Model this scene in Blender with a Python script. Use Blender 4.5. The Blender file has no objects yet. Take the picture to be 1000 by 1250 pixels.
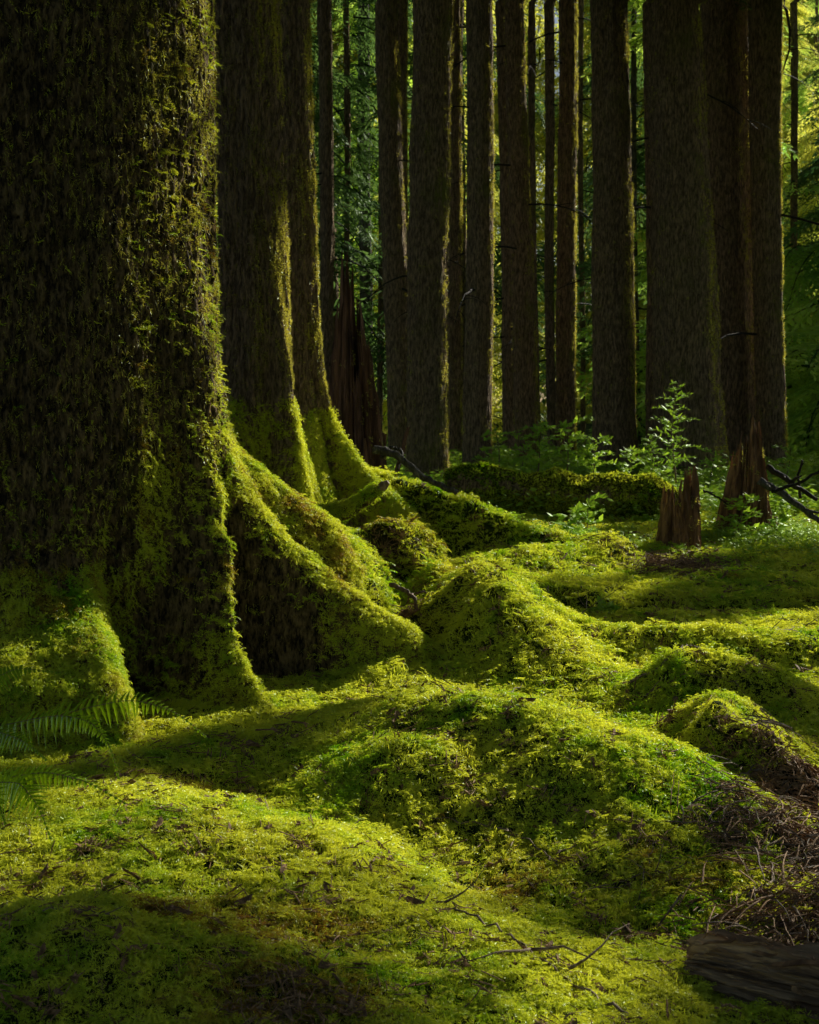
import bpy, math, random, os
import numpy as np
random.seed(7)
rng = np.random.default_rng(11)
sc = bpy.context.scene
COL = sc.collection
PI = math.pi
CAM_H = 1.35
PITCH = math.radians(4.163)
F = 625 / math.tan(math.radians(20))
SUN_AZ = math.radians(40)          # from +Y towards +X
SUN_EL = math.radians(30)
S = np.array([math.sin(SUN_AZ) * math.cos(SUN_EL), math.cos(SUN_AZ) * math.cos(SUN_EL), math.sin(SUN_EL)])

# ------------------------------------------------------------------ noise
_perm = np.random.default_rng(3).permutation(256).astype(np.int64)
_perm = np.concatenate([_perm, _perm, _perm])
_g = np.random.default_rng(4).normal(size=(256, 3))
_g /= np.linalg.norm(_g, axis=1)[:, None]

def perlin(x, y, z=0.0):
    x, y, z = np.broadcast_arrays(np.asarray(x, float), np.asarray(y, float), np.asarray(z, float))
    xi, yi, zi = np.floor(x).astype(np.int64), np.floor(y).astype(np.int64), np.floor(z).astype(np.int64)
    xf, yf, zf = x - xi, y - yi, z - zi
    xi &= 255; yi &= 255; zi &= 255
    u, v, w = [t * t * t * (t * (t * 6 - 15) + 10) for t in (xf, yf, zf)]
    def gr(a, b, c):
        h = _perm[_perm[_perm[(xi + a) & 255] + ((yi + b) & 255)] + ((zi + c) & 255)]
        g = _g[h]
        return g[..., 0] * (xf - a) + g[..., 1] * (yf - b) + g[..., 2] * (zf - c)
    def lerp(a, b, t): return a + t * (b - a)
    return 1.6 * lerp(lerp(lerp(gr(0, 0, 0), gr(1, 0, 0), u), lerp(gr(0, 1, 0), gr(1, 1, 0), u), v),
                      lerp(lerp(gr(0, 0, 1), gr(1, 0, 1), u), lerp(gr(0, 1, 1), gr(1, 1, 1), u), v), w)

def fbm(x, y, z=0.0, o=3):
    s, a = 0, 1.0
    for i in range(o):
        f = 2 ** i
        s = s + a * perlin(np.asarray(x) * f + 7.3 * i, np.asarray(y) * f, np.asarray(z) * f + 3.1 * i); a *= .5
    return s

# ------------------------------------------------------------------ where things stand (sight lines measured once, from the viewpoint)
def P(u, v, D):
    xc, yc = (u - 500) / F, -(v - 625) / F
    d = np.array([xc, math.cos(PITCH) + yc * math.sin(PITCH), -math.sin(PITCH) + yc * math.cos(PITCH)])
    return d / d[1] * D + np.array([0, 0, CAM_H])

# ------------------------------------------------------------------ terrain
def base_h(x, y):
    z = np.interp(y, [-40, 0, 3, 5, 6.5, 8, 10, 14, 18, 25, 60, 300], [-.2, -.08, -.02, .02, .09, .16, .28, .43, .56, .55, .4, 1.5])
    z = z - .05 * np.clip(x, 0, 3) * np.exp(-((y - 3.6) / 1.6) ** 2)
    z = z + .5 * np.exp(-((x + 1.9) / 1.0) ** 2 - ((y - 10.2) / 1.9) ** 2)
    return z

KD = .905
def b(u, v, D, sx, sy, rot=0, p=2.0): return ('b', P(u, v, D * (KD if D < 8 else .985)), sx * .98, sy * .88, math.radians(rot), p)
def r(w, *pts): return ('r', w * .92, [P(p[0], p[1], p[2] * (KD if p[2] < 8 else .985)) for p in pts])
FEATS = [
    ('b', P(455, 852, 5.85), .22, .17, 0.3, 2.2),
    ('r', .19, [P(430, 765, 6.75), P(470, 800, 6.6), P(520, 838, 6.2), P(575, 850, 5.8)]),
    b(590, 722, 7.9, .56, .5, 0, 1.9),
    r(.36, (590, 722, 7.9), (655, 762, 7.35), (720, 818, 7.0), (780, 868, 6.6)),
    r(.36, (440, 868, 6.2), (510, 845, 6.05), (600, 850, 5.85), (680, 872, 5.6), (760, 905, 5.35), (850, 960, 5.05)),
    b(470, 900, 5.45, .36, .26, 20),
    b(690, 925, 5.3, .42, .30, -8, 2.2),
    b(790, 938, 5.3, .32, .26, -8, 2.2),
    b(880, 856, 6.0, .24, .22, 0, 2.6),
    r(.13, (880, 858, 5.8), (925, 885, 5.6), (955, 925, 5.4)),
    r(.16, (790, 835, 6.7), (830, 798, 6.8), (880, 800, 6.8), (950, 822, 6.7)),
    b(735, 657, 10.0, .25, .35, 0, 2.6),
    b(640, 705, 9.0, .5, .25, 0),
    b(485, 642, 8.5, .30, .33, 0, 2.8),
    b(395, 640, 8.0, .34, .5, 0, 2.2),
    b(360, 612, 8.9, .40, .5, 0),
    b(440, 722, 8.0, .25, .28, 0),
    r(.24, (440, 572, 10.6), (510, 588, 10.5), (580, 615, 10.4), (640, 640, 10.3), (720, 668, 10.2)),
    r(.30, (420, 655, 8.4), (520, 690, 8.2), (560, 700, 8.1), (610, 745, 7.6)),
    r(.25, (560, 690, 9.1), (640, 672, 9.4), (740, 668, 10)),
    r(.8, (880, 655, 11.4), (1000, 660, 11.4), (1150, 650, 11.6)),
    r(.22, (700, 770, 7.7), (800, 762, 7.7), (900, 772, 7.6), (1050, 775, 7.5)),
    b(150, 985, 4.9, .9, .55, 0, 2.0),
    r(.46, (100, 1010, 4.65), (250, 1000, 4.72), (400, 1040, 4.5), (520, 1090, 4.2), (640, 1150, 3.85), (760, 1230, 3.45)),
    b(60, 1120, 3.6, .5, .4, 0),
    b(980, 1090, 4.2, .4, .35, 0),
]
VALLEYS = [
    (.03, .25, [P(250, 900, 5.7), P(330, 890, 5.8), P(400, 880, 5.9)]),
    (.10, .27, [P(300, 940, 4.95), P(400, 972, 4.75), P(480, 1020, 4.5), P(600, 1090, 4.05), P(740, 1145, 3.8), P(900, 1160, 3.7)]),
    (.16, .16, [P(425, 745, 7.15), P(480, 765, 6.95), P(520, 770, 6.9)]),
    (.10, .16, [P(660, 720, 8.4), P(760, 730, 8.4), P(900, 735, 8.4), P(1100, 740, 8.4)]),
    (.04, .06, [P(893, 900, 5.2), P(905, 915, 5.1)]),
    (.16, .10, [P(462, 672, 8.15), P(490, 682, 8.05)]),
]

def seg_field(x, y, pts):
    best = np.full(x.shape, 1e9); hz = np.zeros(x.shape)
    for a, c in zip(pts[:-1], pts[1:]):
        d = c[:2] - a[:2]; L = d @ d
        t = np.clip(((x - a[0]) * d[0] + (y - a[1]) * d[1]) / L, 0, 1)
        dd = (x - a[0] - t * d[0]) ** 2 + (y - a[1] - t * d[1]) ** 2
        m = dd < best
        best = np.where(m, dd, best); hz = np.where(m, a[2] + t * (c[2] - a[2]), hz)
    return np.sqrt(best), hz

def height(x, y, fine=True):
    x = np.asarray(x, float); y = np.asarray(y, float)
    z0 = base_h(x, y)
    acc = np.zeros(x.shape)
    wx = x + .05 * fbm(x * 3, y * 3, 9.1, 2); wy = y + .05 * fbm(x * 3, y * 3, 5.7, 2)
    for f in FEATS:
        if f[0] == 'b':
            _, p, sx, sy, ro, pw = f
            amt = max(0, p[2] - float(base_h(np.array(p[0]), np.array(p[1]))))
            dx, dy = wx - p[0], wy - p[1]
            a = (dx * math.cos(ro) + dy * math.sin(ro)) / sx; c = (-dx * math.sin(ro) + dy * math.cos(ro)) / sy
            cn = amt * np.exp(-(a * a + c * c) ** (pw / 2))
        else:
            d, hz = seg_field(wx, wy, f[2])
            cn = np.clip(hz - z0, 0, 9) * np.exp(-(d / f[1]) ** 2)
        acc = acc + np.abs(cn) ** 2.6
    z = z0 + acc ** (1 / 2.6)
    for dep, w, pts in VALLEYS:
        d, _ = seg_field(wx, wy, pts)
        z = z - dep * np.exp(-(d / w) ** 2)
    if fine:
        z = z + .020 * fbm(x * 3.2, y * 3.2, 1.7, 3) + .011 * fbm(x * 11, y * 11, 4.2, 2)
        bl = perlin(x * 16, y * 16, 8.8)
        z = z + .012 * np.clip(bl, -.7, .45) + .004 * perlin(x * 34, y * 34, 2.8)
    return z

def G(u, v, dmin=2.4, dmax=45):
    D = np.concatenate([np.arange(dmin, 12, .02), np.arange(12, dmax, .1)])
    p0 = P(u, v, 1.0); dirx = p0[0]; dirz = p0[2] - CAM_H
    h = height(dirx * D, D, False); zz = CAM_H + dirz * D
    i = np.argmax(zz < h)
    if zz[i] >= h[i]: i = len(D) - 1
    return np.array([dirx * D[i], D[i], float(height(dirx * D[i], D[i]))])

def seg_zone(x, y, zones):
    """soft 0..1 mask of elliptical patches on the ground: (centre, rx, ry, strength)"""
    m = np.zeros(x.shape)
    for c, rx, ry, s in zones:
        m = np.maximum(m, s * np.exp(-(((x - c[0]) / rx) ** 2 + ((y - c[1]) / ry) ** 2) ** 1.5))
    return m

BARE = [(G(985, 985), .18, .36, .95), (G(1015, 1050), .22, .32, .95), (G(915, 985), .07, .14, .7), (G(900, 1020), .09, .12, .6), (G(822, 690), .34, .45, .9),
        (G(895, 905), .05, .06, .9), (G(375, 1232), .13, .07, .5), (G(960, 1180), .2, .14, .8), (G(812, 885), .06, .09, .8),
        (G(470, 765), .16, .14, .9), (G(940, 640), .5, .6, .5), (G(368, 1040), .045, .025, .8), (G(475, 680), .14, .09, .8),
        (G(450, 560), .35, .5, .7), (G(760, 1150), .13, .05, .3), (G(1000, 1120), .18, .12, .8)]
BROWN = [(G(300, 1130), .42, .22, 1.), (G(250, 970), .30, .12, .8), (G(350, 1220), .3, .25, 1.), (G(620, 1070), .2, .3, .6), (G(500, 660), .4, .5, .5), (G(850, 1100), .4, .3, .5)]

# ------------------------------------------------------------------ mesh helpers
def mk_mesh(name, V, Fq, mats=(), smooth=False, attrs=None, midx=None):
    V = np.asarray(V, float).reshape(-1, 3)
    me = bpy.data.meshes.new(name)
    if isinstance(Fq, np.ndarray):
        n, k = Fq.shape
        me.vertices.add(len(V)); me.vertices.foreach_set('co', V.astype(np.float32).ravel())
        me.loops.add(n * k); me.loops.foreach_set('vertex_index', Fq.astype(np.int32).ravel())
        me.polygons.add(n); me.polygons.foreach_set('loop_start', (np.arange(n) * k).astype(np.int32))
        me.update(calc_edges=True)
    else:
        me.from_pydata([tuple(p) for p in V], [], Fq); me.update()
    if smooth and len(me.polygons): me.polygons.foreach_set('use_smooth', [True] * len(me.polygons))
    for m in mats: me.materials.append(m)
    if midx is not None: me.polygons.foreach_set('material_index', np.asarray(midx, np.int32))
    for k, a in (attrs or {}).items():
        at = me.attributes.new(k, 'FLOAT', 'POINT'); at.data.foreach_set('value', np.asarray(a, np.float32))
    return me

def link(name, me, parent=None):
    o = bpy.data.objects.new(name, me); COL.objects.link(o)
    if parent is not None: o.parent = parent
    return o

def thing(name, label, cat, loc, group=None):
    o = bpy.data.objects.new(name, None); COL.objects.link(o); o.location = tuple(float(c) for c in loc)
    o.empty_display_size = .1
    o['label'] = label; o['category'] = cat
    if group: o['group'] = group
    return o

def grid_faces(nr, nc, wrap=False):
    i = np.arange(nr - 1)[:, None]; j = np.arange(nc if wrap else nc - 1)[None, :]
    j2 = (j + 1) % nc
    a = i * nc + j; c = i * nc + j2; d = (i + 1) * nc + j2; e = (i + 1) * nc + j
    return np.stack([a, c, d, e], -1).reshape(-1, 4)

class MB:
    def __init__(s): s.V = []; s.F = []; s.n = 0; s.A = []
    def add(s, V, Fq, a=None):
        V = np.asarray(V, float); s.V.append(V)
        s.F += [tuple(int(q) + s.n for q in f) for f in Fq]; s.n += len(V)
        s.A.append(np.zeros(len(V)) if a is None else np.asarray(a, float))
    def tube(s, pts, rad, n=6, wob=0.0, cap=True):
        pts = np.asarray(pts, float); k = len(pts)
        rad = np.broadcast_to(np.asarray(rad, float), (k,))
        T = np.gradient(pts, axis=0); T /= np.linalg.norm(T, axis=1)[:, None] + 1e-9
        ref = np.array([0.13, .21, 1.0]) if abs(T[0][2]) < .9 else np.array([1.0, .2, .1])
        A = np.cross(T, ref); A /= np.linalg.norm(A, axis=1)[:, None] + 1e-9
        B = np.cross(T, A)
        th = np.arange(n) * 2 * PI / n
        V = []
        for i in range(k):
            rr = rad[i] * (1 + wob * rng.normal(size=n))
            V.append(pts[i] + (np.cos(th) * rr)[:, None] * A[i] + (np.sin(th) * rr)[:, None] * B[i])
        Fs = [tuple(f) for f in grid_faces(k, n, True)]
        if cap: Fs += [tuple(range(n))[::-1], tuple((k - 1) * n + j for j in range(n))]
        s.add(np.concatenate(V), Fs)
    def mesh(s, name, mats=(), smooth=False, att=None):
        return mk_mesh(name, np.concatenate(s.V), s.F, mats, smooth, {att: np.concatenate(s.A)} if att else None)

# ------------------------------------------------------------------ materials
def newmat(name):
    m = bpy.data.materials.new(name); m.use_nodes = True
    nt = m.node_tree; nt.nodes.clear()
    return m, nt, nt.nodes, nt.links

def node(ns, t, **kw):
    n = ns.new(t)
    for k, v in kw.items():
        if k in n.inputs: n.inputs[k].default_value = v
        else: setattr(n, k, v)
    return n

def mixc(ns, lk, fac, a, c):
    n = ns.new('ShaderNodeMix'); n.data_type = 'RGBA'; n.clamp_factor = True
    for idx, val in ((0, fac), (6, a), (7, c)):
        if hasattr(val, 'is_linked'): lk.new(val, n.inputs[idx])
        elif idx == 0: n.inputs[0].default_value = val
        else: n.inputs[idx].default_value = (*val, 1)
    return n.outputs[2]

def noise(ns, lk, scale, detail=3, vec=None, rough=.55):
    n = node(ns, 'ShaderNodeTexNoise'); n.inputs['Scale'].default_value = scale; n.inputs['Detail'].default_value = detail
    n.inputs['Roughness'].default_value = rough
    if vec is not None: lk.new(vec, n.inputs['Vector'])
    return n.outputs['Fac']

def ramp(ns, lk, src, lo, hi):
    n = ns.new('ShaderNodeMapRange'); n.inputs[1].default_value = lo; n.inputs[2].default_value = hi
    n.interpolation_type = 'SMOOTHSTEP'; lk.new(src, n.inputs[0]); return n.outputs[0]

def mul(ns, lk, a, c, op='MULTIPLY'):
    n = ns.new('ShaderNodeMath'); n.operation = op
    for i, v in enumerate((a, c)):
        if hasattr(v, 'is_linked'): lk.new(v, n.inputs[i])
        else: n.inputs[i].default_value = v
    return n.outputs[0]

def leafy(name, dark, mid, light, transl=.45, scale=2.2, gloss=.12, brown=None, zonesattr=False, fine=40):
    m, nt, ns, lk = newmat(name)
    geo = ns.new('ShaderNodeNewGeometry'); pos = geo.outputs['Position']
    oi = ns.new('ShaderNodeObjectInfo')
    n1 = noise(ns, lk, scale, 4, pos); n2 = noise(ns, lk, scale * 4.3, 3, pos)
    at = node(ns, 'ShaderNodeAttribute', attribute_name='tip')
    f = ramp(ns, lk, mul(ns, lk, mul(ns, lk, n1, .6), mul(ns, lk, n2, .4), 'ADD'), .30, .57)
    c = mixc(ns, lk, f, mid, light)
    if brown is not None:
        zb = node(ns, 'ShaderNodeAttribute', attribute_name='brown', attribute_type='INSTANCER')
        rr = mul(ns, lk, oi.outputs['Random'], .9)
        nb = ramp(ns, lk, noise(ns, lk, 3.4, 4, pos), .60, .74)
        bf = mul(ns, lk, zb.outputs['Fac'], mul(ns, lk, nb, .8), 'MAXIMUM')
        bf = ramp(ns, lk, mul(ns, lk, bf, mul(ns, lk, rr, .5, 'SUBTRACT'), 'ADD'), .25, .85)
        c = mixc(ns, lk, bf, c, brown)
    c = mixc(ns, lk, ramp(ns, lk, oi.outputs['Random'], .55, 1.0), c, light)
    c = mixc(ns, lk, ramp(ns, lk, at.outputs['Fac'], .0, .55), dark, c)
    d = ns.new('ShaderNodeBsdfDiffuse'); lk.new(c, d.inputs[0])
    t = ns.new('ShaderNodeBsdfTranslucent')
    hs = node(ns, 'ShaderNodeHueSaturation'); hs.inputs['Hue'].default_value = .492; hs.inputs['Saturation'].default_value = 1.05; hs.inputs['Value'].default_value = 1.15
    lk.new(c, hs.inputs['Color']); lk.new(hs.outputs[0], t.inputs[0])
    mx = ns.new('ShaderNodeMixShader'); mx.inputs[0].default_value = transl
    lk.new(d.outputs[0], mx.inputs[1]); lk.new(t.outputs[0], mx.inputs[2])
    g = ns.new('ShaderNodeBsdfGlossy'); g.inputs['Roughness'].default_value = .42; g.inputs[0].default_value = (.9, 1, .8, 1)
    fr = node(ns, 'ShaderNodeFresnel', IOR=1.35)
    mg = ns.new('ShaderNodeMixShader'); lk.new(mul(ns, lk, fr.outputs[0], gloss * 4), mg.inputs[0])
    lk.new(mx.outputs[0], mg.inputs[1]); lk.new(g.outputs[0], mg.inputs[2])
    o = ns.new('ShaderNodeOutputMaterial'); lk.new(mg.outputs[0], o.inputs[0])
    return m

def bark(name, dark, light, moss, mossamt=.5, sxy=26, sz=4.5, bump=.6, dist=.02):
    m, nt, ns, lk = newmat(name)
    geo = ns.new('ShaderNodeNewGeometry')
    mp = ns.new('ShaderNodeMapping'); mp.inputs['Scale'].default_value = (1, 1, sz / sxy)
    lk.new(geo.outputs['Position'], mp.inputs[0]); v = mp.outputs[0]
    n1 = noise(ns, lk, sxy, 5, v, .62); n2 = noise(ns, lk, 5, 4, v); n3 = noise(ns, lk, 1.7, 4, geo.outputs['Position'])
    n4 = noise(ns, lk, sxy * 3.1, 3, v, .6)
    fis = ramp(ns, lk, mul(ns, lk, mul(ns, lk, n1, .7), mul(ns, lk, n4, .3), 'ADD'), .38, .62)
    c = mixc(ns, lk, fis, dark, light)
    mm = ramp(ns, lk, mul(ns, lk, mul(ns, lk, n3, .55), mul(ns, lk, n4, .45), 'ADD'), .66 - .3 * mossamt, .82 - .3 * mossamt)
    sep = ns.new('ShaderNodeSeparateXYZ'); lk.new(geo.outputs['Normal'], sep.inputs[0])
    side = ramp(ns, lk, sep.outputs['X'], -.2, .9)
    mm2 = mul(ns, lk, mm, mul(ns, lk, side, .35, 'ADD'))
    c = mixc(ns, lk, mm2, c, moss)
    c = mixc(ns, lk, mul(ns, lk, ramp(ns, lk, n2, .35, .75), .2), c, dark)
    p = ns.new('ShaderNodeBsdfPrincipled'); lk.new(c, p.inputs['Base Color'])
    p.inputs['Roughness'].default_value = .85; p.inputs['Specular IOR Level'].default_value = .25
    bp = ns.new('ShaderNodeBump'); bp.inputs['Strength'].default_value = bump; bp.inputs['Distance'].default_value = dist
    lk.new(mul(ns, lk, fis, n4, 'ADD'), bp.inputs['Height']); lk.new(bp.outputs[0], p.inputs['Normal'])
    o = ns.new('ShaderNodeOutputMaterial'); lk.new(p.outputs[0], o.inputs[0])
    return m

def wood(name, a, c2, scale=30, sz=.12, rough=.75, bump=.5):
    m, nt, ns, lk = newmat(name)
    tc = ns.new('ShaderNodeTexCoord')
    mp = ns.new('ShaderNodeMapping'); mp.inputs['Scale'].default_value = (1, 1, sz); lk.new(tc.outputs['Object'], mp.inputs[0])
    n1 = noise(ns, lk, scale, 5, mp.outputs[0], .6); n2 = noise(ns, lk, scale * .25, 4, mp.outputs[0])
    c = mixc(ns, lk, ramp(ns, lk, n1, .35, .65), a, c2)
    c = mixc(ns, lk, mul(ns, lk, ramp(ns, lk, n2, .4, .65), .6), c, tuple(x * .35 for x in a))
    p = ns.new('ShaderNodeBsdfPrincipled'); lk.new(c, p.inputs['Base Color']); p.inputs['Roughness'].default_value = rough
    p.inputs['Specular IOR Level'].default_value = .3
    bp = ns.new('ShaderNodeBump'); bp.inputs['Strength'].default_value = bump; bp.inputs['Distance'].default_value = .01
    lk.new(n1, bp.inputs['Height']); lk.new(bp.outputs[0], p.inputs['Normal'])
    o = ns.new('ShaderNodeOutputMaterial'); lk.new(p.outputs[0], o.inputs[0])
    return m

MOSS = leafy('moss', (.008, .018, .001), (.22, .55, .012), (.93, .98, .10), .46, 1.7, .022, brown=(.42, .24, .04))  # near-black strand bases put the shade of deep gaps into the colour
MOSSB = leafy('trunk_moss', (.05, .045, .008), (.24, .19, .03), (.88, .82, .14), .40, 5.0, .05)
LEAF = leafy('conifer_needles', (.02, .03, .008), (.035, .085, .012), (.09, .16, .02), .38, .8, .06)
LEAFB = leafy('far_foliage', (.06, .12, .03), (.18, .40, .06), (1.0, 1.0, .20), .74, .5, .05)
LEAFD = leafy('shade_toned_foliage', (.02, .04, .015), (.05, .13, .04), (.16, .28, .07), .5, .5, .05)  # dark copy of the far foliage, shade put into its colour
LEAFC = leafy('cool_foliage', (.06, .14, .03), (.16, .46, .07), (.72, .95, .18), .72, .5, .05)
FERN = leafy('fern_leaf', (.05, .09, .008), (.16, .32, .01), (.34, .54, .03), .5, 3, .05)
HERB = leafy('herb_leaf', (.10, .22, .02), (.24, .50, .04), (.50, .72, .08), .5, 3, .1)
BARK1 = bark('mossy_bark_near', (.018, .012, .006), (.46, .31, .12), (.17, .15, .025), .5, 40, 13, 1.0, .03)
BARK2 = bark('spruce_bark', (.19, .125, .07), (.80, .55, .31), (.36, .38, .05), .5, 46, 11, 1.0, .05)
BARKG = bark('grey_bark', (.07, .065, .05), (.24, .22, .18), (.10, .12, .03), .2, 20, 6, .8, .03)
ROT = wood('rotten_wood', (.44, .24, .11), (.11, .055, .028), 26, .10, .8, .8)
ROTR = wood('red_rotten_wood', (.34, .17, .10), (.07, .035, .02), 14, .12, .85, .8)
PALE = wood('pale_dead_wood', (.42, .32, .20), (.20, .13, .07), 40, .2)
TWIG = wood('twig_bark', (.36, .27, .17), (.13, .085, .05), 60, 1)
DEAD = wood('dead_branch_bark', (.05, .04, .025), (.02, .016, .008), 30, 1)
CHIP = wood('bark_chips', (.55, .33, .15), (.16, .09, .04), 50, 1)

def soil():
    m, nt, ns, lk = newmat('moss_soil')
    geo = ns.new('ShaderNodeNewGeometry'); pos = geo.outputs['Position']
    n1 = noise(ns, lk, 26, 5, pos); n2 = noise(ns, lk, 2.5, 4, pos)
    c = mixc(ns, lk, ramp(ns, lk, n1, .35, .65), (.018, .025, .005), (.06, .085, .011))
    at = node(ns, 'ShaderNodeAttribute', attribute_name='bare')
    br = mixc(ns, lk, ramp(ns, lk, n1, .35, .65), (.018, .012, .007), (.10, .062, .032))
    c = mixc(ns, lk, at.outputs['Fac'], c, br)
    p = ns.new('ShaderNodeBsdfPrincipled'); lk.new(c, p.inputs['Base Color']); p.inputs['Roughness'].default_value = .95
    p.inputs['Specular IOR Level'].default_value = .1
    bp = ns.new('ShaderNodeBump'); bp.inputs['Strength'].default_value = .8; bp.inputs['Distance'].default_value = .02
    lk.new(n1, bp.inputs['Height']); lk.new(bp.outputs[0], p.inputs['Normal'])
    o = ns.new('ShaderNodeOutputMaterial'); lk.new(p.outputs[0], o.inputs[0])
    return m
SOIL = soil()

# ------------------------------------------------------------------ small plants used many times
def strand(V, Fs, A, base, dirv, L, w, curl, nseg=3, t0=0.0, t1=1.0):
    """one tapering, folded strand of moss"""
    dirv = dirv / np.linalg.norm(dirv)
    side = np.cross(dirv, rng.normal(size=3)); side /= np.linalg.norm(side)
    bend = np.cross(side, dirv); p = np.array(base, float); d = dirv.copy()
    n0 = len(V)
    for i in range(nseg + 1):
        t = i / nseg
        ww = w * (1 - .75 * t ** 1.5) * .5
        V.append(p - side * ww + bend * ww * .5); V.append(p.copy()); V.append(p + side * ww + bend * ww * .5)
        tt = t0 + (t1 - t0) * t
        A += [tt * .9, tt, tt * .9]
        d = d + bend * curl / nseg; d /= np.linalg.norm(d)
        p = p + d * L / nseg
    for i in range(nseg):
        a = n0 + 3 * i
        Fs += [(a, a + 1, a + 4, a + 3), (a + 1, a + 2, a + 5, a + 4)]

SRC = {}
def source(coll, name, me):
    if coll not in SRC: SRC[coll] = bpy.data.collections.new(coll)
    o = bpy.data.objects.new(name, me); SRC[coll].objects.link(o)
    return o

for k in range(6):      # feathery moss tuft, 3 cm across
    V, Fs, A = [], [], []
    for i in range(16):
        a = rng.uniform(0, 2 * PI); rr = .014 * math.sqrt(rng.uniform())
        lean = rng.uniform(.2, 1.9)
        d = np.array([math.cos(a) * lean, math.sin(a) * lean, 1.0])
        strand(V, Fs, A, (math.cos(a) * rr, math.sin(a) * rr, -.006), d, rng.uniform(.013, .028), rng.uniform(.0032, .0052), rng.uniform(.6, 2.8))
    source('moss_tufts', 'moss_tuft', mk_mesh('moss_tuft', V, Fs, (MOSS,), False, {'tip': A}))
for k in range(3):      # feathery frond moss lying over the rest
    V, Fs, A = [], [], []
    for i in range(4):
        a = rng.uniform(0, 2 * PI); q = np.array([math.cos(a), math.sin(a), 0]) * .004; d = np.array([math.cos(a), math.sin(a), .9])
        for j in range(8):
            sdv = np.cross(d, (0, 0, 1.0))
            for sg in (-1, 1): strand(V, Fs, A, q, sdv * sg + d * .8, .010 * (1 - j / 9) + .003, .0028, .4, 2, .4, 1)
            q2 = q + d / np.linalg.norm(d) * .0055; d = d - np.array([0, 0, .16]); q = q2
    source('moss_tufts', 'moss_frond', mk_mesh('moss_frond', V, Fs, (MOSS,), False, {'tip': A}))
for k in range(5):      # hanging curls on bark
    V, Fs, A = [], [], []
    for i in range(7):
        b0 = rng.normal(size=3) * (.012, .012, .001)
        a = rng.normal() * .55
        d = np.array([math.cos(a), math.sin(a), .16])
        strand(V, Fs, A, b0, d, rng.uniform(.018, .038), rng.uniform(.003, .0048), rng.uniform(-2.2, 2.2), 4, .25, 1)
    source('bark_curls', 'bark_curl', mk_mesh('bark_curl', V, Fs, (MOSSB,), False, {'tip': A}))
for k in range(4):      # coarser moss tuft for trunks
    V, Fs, A = [], [], []
    for i in range(10):
        a = rng.uniform(0, 2 * PI)
        d = np.array([math.cos(a), math.sin(a), .6])
        strand(V, Fs, A, (math.cos(a) * .006, math.sin(a) * .006, -.004), d, rng.uniform(.014, .03), rng.uniform(.003, .005), rng.uniform(.4, 2.4), 3, 0, 1)
    source('trunk_tufts', 'trunk_tuft', mk_mesh('trunk_tuft', V, Fs, (MOSSB,), False, {'tip': A}))

def leafquad(V, Fs, A, p, d, n, L, w, t=1.0):
    """pointed leaf: 4 corners and a fold"""
    d = d / np.linalg.norm(d); s = np.cross(d, n); s /= np.linalg.norm(s) + 1e-9
    i = len(V)
    V += [p, p + d * L * .45 + s * w * .5 - n * w * .15, p + d * L - n * L * .08, p + d * L * .45 - s * w * .5 - n * w * .15]
    A += [t * .6, t, t, t]; Fs.append((i, i + 1, i + 2, i + 3))

def bough(nside, droop, leafL, leafw, seed, sub=7):
    """conifer spray of unit length along +X, side twigs hanging"""
    V, Fs, A = [], [], []
    rg = np.random.default_rng(seed)
    def axis(t): return np.array([t, .06 * math.sin(3 * t + seed), -droop * t * t + .04 * math.sin(5 * t + seed)])
    up = np.array([0, 0, 1.0])
    for i in range(nside):
        t = (i + .5) / nside
        p = axis(t)
        for sg in (-1, 1):
            L = .42 * (1 - t) ** .7 * rg.uniform(.6, 1.15) + .06
            d = np.array([.75, sg * 1.0, -.15 - .5 * droop * rg.uniform(.4, 1.6)])
            d /= np.linalg.norm(d)
            n = max(2, int(sub * L / .42 + 1))
            for j in range(n):
                s = (j + .6) / n
                q = p + d * L * s + np.array([0, 0, -.35 * droop * s * s * L])
                for s2 in (-1, 1):
                    dd = d + np.cross(up, d) * s2 * .9 + rg.normal(size=3) * .25
                    leafquad(V, Fs, A, q, dd, up + rg.normal(size=3) * .35, leafL * rg.uniform(.6, 1.2), leafw, rg.uniform(.4, 1))
            leafquad(V, Fs, A, p, d, up, L * 1.05, leafw * .8, .5)
    # the woody axis
    n0 = len(V)
    for i in range(7):
        q = axis(i / 6); w = .012 * (1 - i / 7)
        V += [q + (0, w, 0), q + (0, -w, 0), q + (0, 0, -w * 1.6)]; A += [0, 0, 0]
    for i in range(6):
        a = n0 + 3 * i
        for e, f in ((0, 1), (1, 2), (2, 0)): Fs.append((a + e, a + f, a + 3 + f, a + 3 + e))
    return V, Fs, A
for k in range(4):
    V, Fs, A = bough(13, .25 + .12 * k, .085, .030, 20 + k)
    source('near_boughs', 'bough', mk_mesh('bough', V, Fs, (LEAF,), False, {'tip': A}))
for k in range(4):
    V, Fs, A = bough(12, .35 + .15 * k, .10, .030, 40 + k)
    source('far_boughs', 'far_bough', mk_mesh('far_bough', V, Fs, (LEAFB,), False, {'tip': A}))
    source('dark_boughs', 'dark_bough', mk_mesh('dark_bough', V, Fs, (LEAFD,), False, {'tip': A}))
    source('cool_boughs', 'cool_bough', mk_mesh('cool_bough', V, Fs, (LEAFC,), False, {'tip': A}))
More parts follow.
